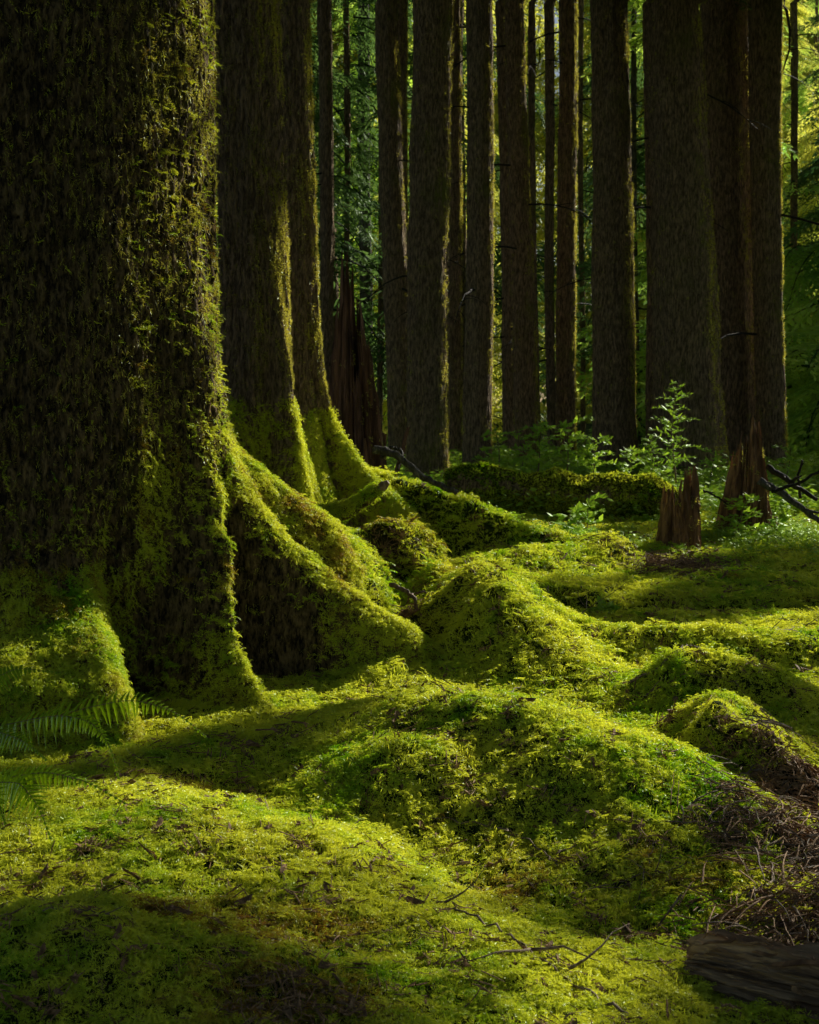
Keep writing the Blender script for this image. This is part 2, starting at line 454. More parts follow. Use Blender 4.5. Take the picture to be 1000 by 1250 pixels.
for k in range(5):      # needle, stick and bark-chip litter
    mb = MB()
    for i in range(7):
        L = rng.uniform(.02, .07); a = rng.uniform(0, PI); c = rng.normal(size=3) * (.02, .02, .004)
        d = np.array([math.cos(a), math.sin(a), rng.uniform(-.25, .35)]) * L / 2
        if rng.uniform() < .78:
            mb.tube([c - d, c + rng.normal(size=3) * .002, c + d], [.0018, .0022, .0008], 4)
        else:
            s = np.array([-d[1], d[0], rng.normal() * .01]); s *= rng.uniform(.10, .28)
            nn = np.array([0, 0, .003])
            mb.add([c - d - s, c - d * .8 + s, c + d + s * .7, c + d * .7 - s, c - d - s + nn, c - d * .8 + s + nn, c + d + s * .7 + nn, c + d * .7 - s + nn],
                   [(3, 2, 1, 0), (4, 5, 6, 7), (0, 1, 5, 4), (1, 2, 6, 5), (2, 3, 7, 6), (3, 0, 4, 7)])
    source('litter_bits', 'litter_bit', mb.mesh('litter_bit', (CHIP,)))
for k in range(4):      # low broad herbs
    V, Fs, A = [], [], []
    for i in range(22):
        a = rng.uniform(0, 2 * PI); h = rng.uniform(.02, .16); rr = rng.uniform(.01, .10)
        p = np.array([math.cos(a) * rr, math.sin(a) * rr, h])
        leafquad(V, Fs, A, p, np.array([math.cos(a), math.sin(a), rng.uniform(-.3, .5)]), np.array([0, 0, 1.0]) + rng.normal(size=3) * .3, rng.uniform(.035, .07), .028, rng.uniform(.5, 1))
        leafquad(V, Fs, A, np.array([0, 0, 0.0]), p, np.array([1.0, 0.2, 0]), float(np.linalg.norm(p)), .003, .3)
    source('herbs', 'herb', mk_mesh('herb', V, Fs, (HERB,), False, {'tip': A}))

for k in range(6):      # longer dead stems and strips for the debris heaps
    mb = MB()
    for i in range(2):
        L = rng.uniform(.09, .20); a = rng.uniform(-.5, .5); c = rng.normal(size=3) * (.03, .02, .004)
        d0 = np.array([math.cos(a), math.sin(a), rng.uniform(-.05, .16)]) * L / 2
        pts = [c + d0 * t + np.array([0, rng.normal() * .0015, .010 * (1 - t * t)]) for t in np.linspace(-1, 1, 6)]
        mb.tube(pts, np.linspace(rng.uniform(.002, .0045), .0012, 6), 5, .05)
    source('dead_stems', 'dead_stem', mb.mesh('dead_stem', (CHIP if k % 2 else TWIG,)))
_gn = {}
def gn_scatter(coll):
    if coll in _gn: return _gn[coll]
    g = bpy.data.node_groups.new('scatter_' + coll, 'GeometryNodeTree')
    g.interface.new_socket('Geometry', in_out='INPUT', socket_type='NodeSocketGeometry')
    g.interface.new_socket('Geometry', in_out='OUTPUT', socket_type='NodeSocketGeometry')
    N, Lk = g.nodes, g.links
    gi, go = N.new('NodeGroupInput'), N.new('NodeGroupOutput')
    ci = N.new('GeometryNodeCollectionInfo'); ci.inputs['Collection'].default_value = SRC[coll]
    ci.inputs['Separate Children'].default_value = True; ci.inputs['Reset Children'].default_value = True
    ip = N.new('GeometryNodeInstanceOnPoints'); ip.inputs['Pick Instance'].default_value = True
    def attr(nm, ty):
        a = N.new('GeometryNodeInputNamedAttribute'); a.data_type = ty; a.inputs['Name'].default_value = nm
        return a.outputs['Attribute']
    Lk.new(gi.outputs[0], ip.inputs['Points']); Lk.new(ci.outputs[0], ip.inputs['Instance'])
    Lk.new(attr('variant', 'INT'), ip.inputs['Instance Index'])
    Lk.new(attr('rot', 'FLOAT_VECTOR'), ip.inputs['Rotation'])
    Lk.new(attr('scl', 'FLOAT'), ip.inputs['Scale'])
    Lk.new(ip.outputs[0], go.inputs[0])
    _gn[coll] = g
    return g

def eulers(nrm, yaw):
    """Euler angles turning +Z to nrm, after a spin by yaw about +Z"""
    z = nrm / np.linalg.norm(nrm, axis=1)[:, None]
    ref = np.tile(np.array([1.0, 0, 0]), (len(z), 1)); ref[np.abs(z[:, 0]) > .9] = (0, 1, 0)
    x = ref - (ref * z).sum(1)[:, None] * z; x /= np.linalg.norm(x, axis=1)[:, None]
    y = np.cross(z, x)
    c, s = np.cos(yaw)[:, None], np.sin(yaw)[:, None]
    X = x * c + y * s; Y = -x * s + y * c
    bb = -np.arcsin(np.clip(X[:, 2], -1, 1)); aa = np.arctan2(Y[:, 2], z[:, 2]); cc = np.arctan2(X[:, 1], X[:, 0])
    return np.stack([aa, bb, cc], 1)

def hang(nrm):
    """Euler angles with +Z along nrm and +X hanging down the surface"""
    z = nrm / np.linalg.norm(nrm, axis=1)[:, None]
    x = np.array([0, 0, -1.0]) + rng.normal(size=z.shape) * .25; x -= (x * z).sum(1)[:, None] * z; x /= np.linalg.norm(x, axis=1)[:, None]
    y = np.cross(z, x)
    return np.stack([np.arctan2(y[:, 2], z[:, 2]), -np.arcsin(np.clip(x[:, 2], -1, 1)), np.arctan2(x[:, 1], x[:, 0])], 1)

def scatter(name, coll, pts, rot, scl, parent=None, brown=None, kind=True):
    pts = np.asarray(pts, np.float32); n = len(pts)
    me = bpy.data.meshes.new(name); me.vertices.add(n)
    off = np.array(parent.matrix_world.translation if parent is None else parent.location, np.float32) if parent is not None else np.zeros(3, np.float32)
    me.vertices.foreach_set('co', (pts - off).ravel())
    a = me.attributes.new('rot', 'FLOAT_VECTOR', 'POINT'); a.data.foreach_set('vector', np.asarray(rot, np.float32).ravel())
    a = me.attributes.new('scl', 'FLOAT', 'POINT'); a.data.foreach_set('value', np.asarray(scl, np.float32))
    a = me.attributes.new('variant', 'INT', 'POINT'); a.data.foreach_set('value', rng.integers(0, len(SRC[coll].objects), n).astype(np.int32))
    a = me.attributes.new('brown', 'FLOAT', 'POINT'); a.data.foreach_set('value', np.zeros(n, np.float32) if brown is None else np.asarray(brown, np.float32))
    for m in SRC[coll].objects[0].data.materials: me.materials.append(m)
    o = link(name, me, parent)
    md = o.modifiers.new('scatter', 'NODES'); md.node_group = gn_scatter(coll)
    if kind: o['kind'] = 'stuff'
    return o

# ------------------------------------------------------------------ trunks
def trunk_grid(cx, cy, zs, nth, rfun, disp):
    th = np.arange(nth) * 2 * PI / nth
    TH, Z = np.meshgrid(th, zs)
    R = rfun(TH, Z)
    CX, CY = cx(Z), cy(Z)
    X = CX + R * np.cos(TH); Y = CY + R * np.sin(TH)
    d = disp(TH, Z, R, X, Y)
    X = X + d * np.cos(TH); Y = Y + d * np.sin(TH)
    return np.stack([X, Y, Z], -1)

def grid_normals(Pg):
    dth = np.roll(Pg, -1, 1) - np.roll(Pg, 1, 1)
    dz = np.gradient(Pg, axis=0)
    n = np.cross(dth, dz); n /= np.linalg.norm(n, axis=-1)[..., None] + 1e-12
    return n

def sample_grid(Pg, Nrm, W, n):
    """n random points on a trunk grid, weighted by W x cell area, returns points, normals"""
    a = Pg[:-1]; dth = np.roll(a, -1, 1) - a; dz = Pg[1:] - a
    area = np.linalg.norm(np.cross(dth, dz), axis=-1) * W[:-1]
    p = area.ravel() / area.sum()
    idx = rng.choice(len(p), n, p=p)
    s, t = rng.uniform(size=(2, n))[:, :, None]
    q = a.reshape(-1, 3)[idx] + dth.reshape(-1, 3)[idx] * s + dz.reshape(-1, 3)[idx] * t
    return q, Nrm[:-1].reshape(-1, 3)[idx]

ALL_TREES = []      # (object, x, y) so that the added shade canopy can be shared out between the trees
def add_canopy_owner(o): ALL_TREES.append(o)

# ---- the huge near spruce on the left
T1C = (-1.86, 6.75)
def sstep(x, a, c):
    t = np.clip((x - a) / (c - a), 0, 1); return t * t * (3 - 2 * t)
LOBES = [   # angle (deg, 0 = right, -90 = towards the viewer), [z, reach], [z, half width rad], power
    (-37, [(-.4, 1.85), (0.0, 1.62), (.12, 1.42), (.35, 1.24), (.7, 1.12), (1.1, 1.0), (1.4, .90), (1.8, .84)], [(0, .07), (.4, .09), (1.0, .12), (2, .2)], 1.6),
    (-5, [(-.4, 2.8), (-.05, 2.4), (0.04, 2.35), (.12, 2.18), (.28, 1.90), (.50, 1.52), (.72, 1.30), (.98, 1.12), (1.25, 1.01), (1.8, .93), (2.6, .85)], [(0, .15), (.5, .14), (1.0, .17), (2, .3)], 2.4),
    (24, [(-.4, 2.0), (0.0, 1.85), (.45, 1.74), (.75, 1.60), (.90, 1.42), (1.02, 1.22), (1.15, 1.04), (1.6, .90), (2.2, .84)], [(0, .22), (.8, .20), (1.2, .25)], 2.6),
    (-74, [(-.4, 1.62), (0.0, 1.55), (.26, 1.44), (.36, 1.32), (.46, 1.14), (.58, 1.0), (.9, .90), (1.8, .83)], [(0, .32), (.6, .30), (1.0, .4)], 6),
    (-112, [(-.4, 1.8), (0.0, 1.5), (.3, 1.3), (.6, 1.12), (1.1, .95), (1.9, .85)], [(0, .25), (1.0, .4)], 2),
    (75, [(-.4, 1.9), (0.0, 1.6), (.4, 1.3), (.9, 1.05), (1.4, .92), (2.2, .85)], [(0, .2), (1.0, .3)], 2),
    (150, [(-.4, 1.9), (0.0, 1.6), (.4, 1.3), (.9, 1.05), (1.4, .92), (2.2, .85)], [(0, .25), (1.0, .4)], 2),
]
def t1_r(TH, Z):
    r0 = np.interp(Z, [-.4, 0, .4, 1.0, 2, 3.2, 6, 12, 26], [.78, .78, .82, .89, .885, .87, .82, .7, .25])
    r0 = r0 * (1 + .015 * np.sin(3 * TH + .4 + .2 * Z) + .012 * np.sin(7 * TH + 1 + .3 * Z))
    out = np.zeros_like(r0)
    for ang, rp, wp, pw in LOBES:
        zz, rr = zip(*rp); wz, wv = zip(*wp)
        zw = Z + .05 * fbm(TH * 3, Z * 2.5, ang, 2)
        R = np.interp(zw, zz, rr); W = np.interp(Z, wz, wv)
        d = np.angle(np.exp(1j * (TH - math.radians(ang) - .05 * np.sin(2.2 * Z + ang) - (.30 * np.clip(Z, 0, 1.1) if ang == -37 else 0))))
        add = np.clip(R - r0, 0, 9) * np.exp(-np.abs(d / W) ** pw)
        out = out + add ** 4
    return r0 + out ** .25
def t1_d(TH, Z, R, X, Y):
    a = TH * .95
    f = fbm(a * 19, Z * 5.2, 2.0, 3)
    d = -.040 * np.clip(.45 - np.abs(f) * 2.6, 0, 1) + .012 * fbm(a * 42, Z * 13, 5.0, 2)
    d = d + .038 * fbm(X * 4.5, Y * 4.5, Z * 4.5, 4) * sstep(1.6 - Z, 0, 1.2) + .03 * fbm(a * 3, Z * .8, 1.0, 2)
    return d
zs = np.concatenate([np.linspace(-.35, 3.7, 620), np.linspace(3.8, 26, 60)])
t1 = thing('spruce_tree', 'huge mossy spruce trunk filling the left edge, with wide buttress roots', 'tree', (T1C[0], T1C[1], 0))
Pg = trunk_grid(lambda Z: T1C[0] + .012 * Z, lambda Z: T1C[1] + 0 * Z, zs, 900, t1_r, t1_d)
Nn = grid_normals(Pg)
if (Nn[300, 0, 0]) < 0: Nn = -Nn
o = link('trunk', mk_mesh('trunk', Pg - np.array([T1C[0], T1C[1], 0]), grid_faces(*Pg.shape[:2], True), (BARK1,), True), t1)
th = np.arange(900) * 2 * PI / 900
TH, Z = np.meshgrid(th, zs)
vis = (Nn[..., 1] < .45) & (Pg[..., 2] < 3.9) & (Pg[..., 0] > -2.9)
upn = np.clip(Nn[..., 2], 0, 1)
gh = height(Pg[..., 0], Pg[..., 1])
above = Pg[..., 2] - gh
nz1 = fbm(Pg[..., 0] * 4, Pg[..., 1] * 4, Pg[..., 2] * 3, 3)
sideR = sstep(Nn[..., 0], .45, .9)
# green tufts on the roots
Wg = vis * (above > -.02) * (sstep(upn, .32, .55) * 1.0 + .03 * sstep(.55 - above, 0, .5) * sstep(nz1, -.1, .25) * (1 - .9 * ((Pg[..., 0] > -1.05) & (Pg[..., 0] < -.35) & (Nn[..., 0] < .1) & (Pg[..., 1] < 6.75)))
      + .9 * sstep(Nn[..., 0], .4, .7) * sstep(1.35 - Pg[..., 2], 0, .5))
LB = (TH > math.radians(240)) & (TH < math.radians(312))
Wg = np.maximum(Wg, vis * (above > -.02) * LB * (Pg[..., 2] < .56) * .9)
rad_ = np.hypot(Pg[..., 0] - T1C[0], Pg[..., 1] - T1C[1])
Wg = np.maximum(Wg, vis * (above > -.02) * sstep(rad_ + .10 * nz1, 1.36, 1.72) * ((TH > 5.7) | (TH < .2)) * .8)
Wg = Wg * np.where((TH > 3.4) & (TH < 5.55) & (Pg[..., 2] > .68), .10, 1)
q, n = sample_grid(Pg, Nn, Wg + 1e-9, 30000)
mixn = n * .9 + np.array([0, 0, .45])
scatter('moss', 'moss_tufts', q, eulers(mixn, rng.uniform(0, 2 * PI, len(q))), rng.uniform(.6, 1.15, len(q)), t1, np.where(q[:, 2] > .5, .25, .0) + .5 * (fbm(q[:, 0] * 5, q[:, 1] * 5, q[:, 2] * 5, 2) > .25))
# golden curls over the bark, thicker on the right flank
Wc = vis * (above > 0) * (.05 + .10 * sstep(nz1, -.1, .4) + 1.0 * sstep(Nn[..., 0], .6, .95)) * (1 - .85 * sstep(upn, .15, .4))
q, n = sample_grid(Pg, Nn, Wc, 9000)
scatter('moss_strands', 'bark_curls', q, hang(n), rng.uniform(.45, .95, len(q)), t1)
Wt = vis * (above > 0) * (.03 + .9 * sstep(Nn[..., 0], .55, .95) * sstep(nz1, -.25, .2))
q, n = sample_grid(Pg, Nn, Wt, 11000)
scatter('moss_cushion', 'trunk_tufts', q, eulers(n, rng.uniform(0, 2 * PI, len(q))), rng.uniform(.45, .9, len(q)), t1)
T1_PG = Pg

def inside_t1(x, y, z=None):
    d = np.hypot(x - T1C[0], y - T1C[1]); th = np.arctan2(y - T1C[1], x - T1C[0])
    return d < t1_r(th, height(x, y, False) if z is None else z) - .03

# ---- trunks further back
def stand_tree(label, uL0, uR0, uL1, uR1, D, mat=BARK2, vb=555, flare=.12, flute=.03, nth=110, moss=0, seed=0, rough=1.0, dead=6, lobes=(), group=None, kind='spruce_tree', fl_h=.5, deadlen=1.0):
    pt, pb = P((uL0 + uR0) / 2, 0, D), P((uL1 + uR1) / 2, vb, D)
    r_t, r_b = (uR0 - uL0) / 2 / F * D, (uR1 - uL1) / 2 / F * D
    zt, zb = pt[2], pb[2]
    sl = (pt[0] - pb[0]) / (zt - zb)
    gz = float(height(pb[0], D))
    def cx(Z): return pb[0] + (Z - zb) * sl * np.where(Z > zt, .6, 1) + .02 * np.sin(Z * .7 + seed)
    def rf(TH, Z):
        r_ = np.interp(Z, [zb, zt, 30], [r_b, r_t, r_t * .25])
        r_ = r_ * (1 + flute * np.sin(3 * TH + seed + .15 * Z) + flute * .7 * np.sin(5 * TH + 2 * seed))
        r_ = r_ * (1 + flare * np.exp(-np.clip(Z - gz, 0, 9) / (fl_h * .6)) * (1 + .5 * np.sin(4 * TH + seed)))
        out = np.zeros_like(r_)
        for ang, rp, w, pw in lobes:
            zz, rr = zip(*rp)
            d = np.angle(np.exp(1j * (TH - math.radians(ang))))
            out = out + (np.clip(np.interp(Z, zz, rr, right=0) - r_, 0, 9) * np.exp(-np.abs(d / w) ** pw)) ** 4
        return r_ + out ** .25
    def dp(TH, Z, R, X, Y):
        a = TH * r_b
        f = fbm(a * 22 + seed, Z * 4.0, seed, 3)
        return rough * (-.014 * np.clip(.5 - np.abs(f) * 2.2, 0, 1) + .010 * fbm(a * 45, Z * 10, 5.0, 2) + .02 * fbm(TH * 1.5, Z * .9, seed, 2))
    zs = np.concatenate([np.linspace(gz - .35, zt + .5, int(110 + 40 * rough)), np.linspace(zt + .8, 27, 30)])
    t = thing(kind, label, 'tree', (pb[0], D, gz), group)
    Pg = trunk_grid(cx, lambda Z: D + 0 * Z, zs, nth, rf, dp)
    link('trunk', mk_mesh('trunk', Pg - np.array([pb[0], D, gz]), grid_faces(*Pg.shape[:2], True), (mat,), True), t)
    if moss:
        Nn = grid_normals(Pg)
        if Nn[50, 0, 0] < 0: Nn = -Nn
        nz = fbm(Pg[..., 0] * 3, Pg[..., 1] * 3, Pg[..., 2] * 2, 3)
        W = (Pg[..., 2] < zt + .3) * (Nn[..., 1] < .5) * (.06 + sstep(Nn[..., 0], .45, .95) * sstep(nz, -.35, .2)) + 1e-9
        q, n = sample_grid(Pg, Nn, W, moss)
        sk = .9 + .055 * (D - 8)
        scatter('moss', 'trunk_tufts', q, eulers(n, rng.uniform(0, 2 * PI, len(q))), rng.uniform(.7, 1.3, len(q)) * sk, t)
        if lobes:
            W = (np.clip(Nn[..., 2], 0, 1) > .1) * (Pg[..., 2] < gz + .9) * (.2 + Nn[..., 2]) + .5 * sstep(Nn[..., 0], .2, .7) * (Pg[..., 2] < gz + .8) * (Pg[..., 2] > gz - .1) + 1e-9
            q, n = sample_grid(Pg, Nn, W, moss)
            scatter('moss_cushion', 'moss_tufts', q, eulers(n + (0, 0, .3), rng.uniform(0, 2 * PI, len(q))), rng.uniform(.9, 1.7, len(q)) * sk, t)
    for k in range(dead):
        a = rng.uniform(-PI, PI) if k % 3 else rng.choice([-.5, .4, PI - .3, PI + .4])
        z0 = rng.uniform(gz + 1.6, zt + 1.2); L = rng.uniform(.5, 1.7) * deadlen
        mb = MB()
        p0 = np.array([float(cx(z0)) + math.cos(a) * r_b * .8, D + math.sin(a) * r_b * .8, z0])
        def br(p0, a, L, r0, dr, n=7):
            pts = []; p = p0.copy(); el = rng.uniform(-.1, .35)
            for i in range(n):
                pts.append(p.copy()); el -= dr * rng.uniform(.3, 1.7); a += rng.normal() * .16
                p = p + np.array([math.cos(a) * math.cos(el), math.sin(a) * math.cos(el), math.sin(el)]) * L / (n - 1)
            mb.tube(pts, np.linspace(r0, r0 * .25, n), 5)
            return pts
        pts = br(p0, a, L, .009 + .005 * L, .14)
        for i in (2, 3, 4, 5):
            if rng.uniform() < .8: br(pts[i], a + rng.choice([-1, 1]) * rng.uniform(.5, 1.1), L * rng.uniform(.2, .45), .007, .2, 5)
        link('dead_branch', mk_mesh('dead_branch', np.concatenate(mb.V) - np.array([pb[0], D, gz]), mb.F, (DEAD,)), t)
    add_canopy_owner(t)
    return t
add_canopy_owner(t1)

t2l = [(-35, [(.4, .60), (.75, .44), (1.0, .36), (1.4, .29), (1.9, .24), (2.4, .2)], .30, 2),
       (-120, [(.5, .50), (.8, .38), (1.2, .28), (1.6, .2)], .4, 2), (30, [(.5, .55), (.8, .42), (1.2, .3), (1.7, .2)], .3, 2)]
stand_tree('dark spruce trunk beside the huge one, moss glowing down its lower right flank', 258, 339, 270, 351, 9.3, BARK2, 560, .05, .03, 260, 7000, 1, 1.2, 0, t2l)
t3l = [(-18, [(.3, 1.1), (.72, .66), (.86, .49), (1.02, .35), (1.25, .22), (1.6, .15), (2.1, .1)], .30, 2.0),
       (-70, [(.3, .8), (.7, .5), (.95, .3), (1.3, .18), (1.8, .1)], .3, 2)]
stand_tree('slim spruce trunk with pale bark on its sunlit right rim, third from the left edge', 336, 379, 353, 394, 10.4, BARK2, 545, .05, .03, 240, 7000, 2, 1.2, 0, t3l)
TREES = [
    ('thin dark trunk right of the three big left trunks, behind the red rotten stump', 390, 406, 390, 406, 22, BARK2, 0, 5),
    ('slender pale grey trunk in the gap behind the red rotten stump', 437, 451, 440, 455, 30, BARKG, 0, 2),
    ('dark spruce trunk leaning slightly right behind the red rotten stump', 459, 486, 472, 503, 19, BARK2, 700, 4),
    ('narrow trunk with a thin golden lit edge, half hidden behind the leaning dark trunk', 483, 496, 490, 502, 22, BARK2, 900, 2),
    ('stout rough dark trunk at the middle of the picture, near the mossy log end', 505, 552, 498, 545, 15.5, BARK2, 1500, 2),
    ('narrow trunk hugging the right side of the stout central trunk', 546, 560, 550, 566, 20, BARK2, 900, 3),
    ('evenly round brown trunk with flaky bark right of the central gap', 570, 600, 567, 602, 18, BARK2, 900, 3),
    ('almost black narrow trunk touching a greener trunk on its right', 607, 622, 614, 633, 21, BARK2, 0, 4),
    ('greenish brown trunk just right of the almost black narrow one', 617, 640, 627, 656, 19.5, BARK2, 900, 5),
    ('very thin pole of a trunk beside the greenish brown one', 644, 652, 650, 659, 24, BARK2, 0, 5),
    ('thin shadowed trunk half way between the thin pole and the lichen-spotted trunk', 664, 675, 668, 679, 25, BARK2, 0, 4),
    ('mossy trunk dotted with bright flecks on its right edge, left of the rim-lit trunk', 681, 702, 681, 704, 20, BARK2, 1500, 5),
    ('broad straight trunk with a brilliantly sunlit strip down its lower right edge', 720, 763, 726, 779, 17, BARK2, 1800, 3),
    ('thin trunk pressed against the left side of the broadest background trunk', 786, 800, 789, 806, 19, BARK2, 500, 0),
    ('broadest background trunk, fluted and flaring, rising behind the tall seedling', 794, 852, 800, 881, 16.5, BARK2, 2200, 2),
    ('wide very dark trunk behind the ragged right stump, with a green mossy right edge', 855, 910, 872, 929, 18, BARK2, 1800, 0),
    ('double dark trunk nearest the right edge, faint green rim beside drooping boughs', 914, 951, 924, 957, 17.5, BARK2, 1500, 7),
    ('hair-thin dark pole left of the pale grey trunk', 419, 426, 421, 428, 27, BARK2, 0, 4),
    ('thin dark pole right of the pale grey trunk, touching the leaning trunk', 462, 469, 461, 468, 27, BARK2, 0, 3),
    ('thin pole filling the gap between the central and the round brown trunk', 560, 567, 561, 569, 28, BARK2, 0, 4),
    ('fine pole close to the left of the fleck-lit trunk', 706, 712, 708, 714, 30, BARK2, 0, 4),
    ('pale fine pole in the gap right of the rim-lit trunk', 770, 776, 774, 781, 27, BARKG, 0, 4),
    ('thin dark pole beyond the boughs at the right edge', 964, 972, 968, 976, 29, BARK2, 0, 5),
]
for i, (lb, a0, a1, b0, b1, D, mt, ms, dd) in enumerate(TREES):
    wide = (b1 - b0) > 45
    stand_tree(lb, a0, a1, b0, b1, D, mt, 550, .18 if wide else .08, .07 if (i in (14, 15, 16)) else .03, 150 if wide else 80, int(ms), i + 5, 1.1 if wide else .8, dd,
               deadlen=1.6 if i == 16 else 1.0)

exec_later = []

# ------------------------------------------------------------------ ground
xs = np.concatenate([-np.geomspace(3.2, 300, 40)[::-1] , np.arange(-3.1, -2.2, .04), np.arange(-2.2, 2.2, .018), np.arange(2.2, 6, .04), np.geomspace(6.1, 300, 40)])
ys = np.concatenate([-np.geomspace(1, 200, 20)[::-1], np.arange(0, 2.4, .1), np.arange(2.4, 8.5, .018), np.arange(8.5, 14, .045), np.arange(14, 30, .2), np.geomspace(30.5, 400, 40)])
X, Y = np.meshgrid(xs, ys)
Zg = height(X, Y)
bare = seg_zone(X.ravel(), Y.ravel(), BARE)
g = link('ground', mk_mesh('ground', np.stack([X, Y, Zg], -1), grid_faces(*X.shape), (SOIL,), True, {'bare': bare}))
g['kind'] = 'structure'

def gnormal(x, y, e=.02):
    dx = (height(x + e, y) - height(x - e, y)) / (2 * e); dy = (height(x, y + e) - height(x, y - e)) / (2 * e)
    n = np.stack([-dx, -dy, np.ones_like(dx)], 1)
    return n / np.linalg.norm(n, axis=1)[:, None]

def ground_pts(n, y0, y1, power, wx=.34, mx=.7):
    """random ground points, thinning with distance"""
    t = rng.uniform(size=n)
    k = 2 - power      # pdf of y ~ y * y^-power
    y = (y0 ** k + t * (y1 ** k - y0 ** k)) ** (1 / k) if abs(k) > 1e-6 else y0 * (y1 / y0) ** t
    x = rng.uniform(-1, 1, n) * (wx * y + mx)
    return x, y

x, y = ground_pts(230000, 2.35, 20, 1.7)
keep = rng.uniform(size=len(x)) > 1.02 * seg_zone(x, y, BARE) - .25 * perlin(x * 9, y * 9, 3.3)
keep &= ~inside_t1(x, y)
keep &= (perlin(x * 24, y * 24, 6.1) > -.30 - .35 * rng.uniform(size=len(x)))
x, y = x[keep], y[keep]
z = height(x, y)
n = gnormal(x, y)
br = seg_zone(x, y, BROWN) * .9
br = br + .25 * (fbm(x * 2.3, y * 2.3, 6, 3) > .35)
sc_ = 1.0 * (np.maximum(y, 3) / 4) ** .62 * rng.uniform(.7, 1.35, len(x))
clump = np.clip(perlin(x * 13, y * 13, 2.2), -.5, .8)
sc_ = sc_ * (1 + .35 * clump) * (1 + .28 * np.clip(fbm(x * 1.6, y * 1.6, 12.0, 2), -.9, 1))
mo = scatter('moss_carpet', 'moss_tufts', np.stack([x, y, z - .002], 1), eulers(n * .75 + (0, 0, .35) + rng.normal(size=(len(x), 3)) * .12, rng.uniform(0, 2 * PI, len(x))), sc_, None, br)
mo['label'] = 'deep carpet of feathery yellow-green moss over the forest floor'; mo['category'] = 'moss'

# litter of needles, twiglets and bark chips
x, y = ground_pts(110000, 2.35, 14, 1.6)
pk = seg_zone(x, y, BARE) ** .8 * .9 + .055
keep = (rng.uniform(size=len(x)) < pk) & ~inside_t1(x, y)
x, y = x[keep], y[keep]
li = scatter('forest_litter', 'litter_bits', np.stack([x, y, height(x, y) + .012 * rng.uniform(0, 1, len(x)) + .006], 1), eulers(gnormal(x, y) + rng.normal(size=(len(x), 3)) * .2, rng.uniform(0, 2 * PI, len(x))), rng.uniform(.35, 1.15, len(x)) * (y / 4.5) ** .4)
li['label'] = 'brown needles, splinters and bark chips scattered over bare patches'; li['category'] = 'leaf litter'

cen = [(G(965, 985), .20, .40, 90), (G(990, 1060), .22, .3, 75), (G(905, 1010), .12, .2, 35), (G(960, 1110), .2, .15, 60), (G(822, 690), .34, .3, 60), (G(940, 640), .5, .5, 50)]
x = np.concatenate([rng.normal(c[0], a * .75, n_) for c, a, b_, n_ in cen]); y = np.concatenate([rng.normal(c[1], b_ * .75, n_) for c, a, b_, n_ in cen])
ds = scatter('dead_stems', 'dead_stems', np.stack([x, y, height(x, y) + rng.uniform(.008, .035, len(x))], 1), eulers(gnormal(x, y) + rng.normal(size=(len(x), 3)) * .15, rng.normal(.6, .7, len(x)) + PI * rng.integers(0, 2, len(x))), rng.uniform(.5, 1.2, len(x)))
ds['label'] = 'heaped dry stems and strips over the debris at the right'; ds['category'] = 'debris'
# ------------------------------------------------------------------ rotten stumps
def stump_mesh(name, r0, H, seed, mat, slabs=9, taper=.75, spike=None, thick=.35, lean=(0, 0), nth=260, nz=70, flare=.3):
    rg = np.random.default_rng(seed)
    cuts = np.sort(rg.uniform(0, 2 * PI, slabs)); th = np.arange(nth) * 2 * PI / nth
    idx = np.searchsorted(cuts, th) % slabs
    hs = rg.uniform(.35, .92, slabs); off = rg.uniform(-.16, .14, slabs)
    hgt = hs[idx] + .16 * np.abs(perlin(th * 9, seed, .5)) + .09 * perlin(th * 26, seed, 2.5) + .05 * perlin(th * 70, seed, 3.5)
    if spike:
        for a, wdt, h in spike:
            d = np.abs(np.angle(np.exp(1j * (th - math.radians(a))))); hgt = np.maximum(hgt * 1.0, h * np.clip(1 - d / wdt, 0, 1) ** .35 * (.93 + .10 * perlin(th * 40, seed, 6.5)))
    gap = np.minimum.reduce([np.abs(np.angle(np.exp(1j * (th - c)))) for c in cuts])
    fis = -.22 * np.exp(-(gap / .05) ** 2)
    def surf(t, inner):
        z = t * hgt * H
        r_ = r0 * (1 - (1 - taper) * z / H + flare * np.exp(-z / (.16 * H))) * (1 + off[idx] + fis)
        r_ = r_ * (1 + .10 * fbm(th * 6, z * 2.0 / H, seed, 3) + .06 * np.clip(fbm(th * 20, z * 9, seed + 2, 3), -1, 1) + .05 * fbm(th * 3, z * 12 / H, seed + 4, 2))
        if inner: r_ = r_ * (1 - thick * (1 - .55 * t))
        else: r_ = r_ * (1 - .16 * t ** 6)
        x = r_ * np.cos(th) + lean[0] * z; y = r_ * np.sin(th) + lean[1] * z
        return np.stack([x, y, z - .06], 1)
    rows = [surf(t, False) for t in np.linspace(0, 1, nz)] + [surf(t, True) for t in np.linspace(.98, .30, 26)]
    V = np.stack(rows); Fq = grid_faces(len(rows), nth, True)
    Vf = V.reshape(-1, 3); Vf = np.concatenate([Vf, [[0, 0, .3 * H]]])
    k = (len(rows) - 1) * nth
    fl = [tuple(f) for f in Fq] + [(k + j, k + (j + 1) % nth, len(Vf) - 1) for j in range(nth)]
    return mk_mesh(name, Vf, fl, (mat,), False)

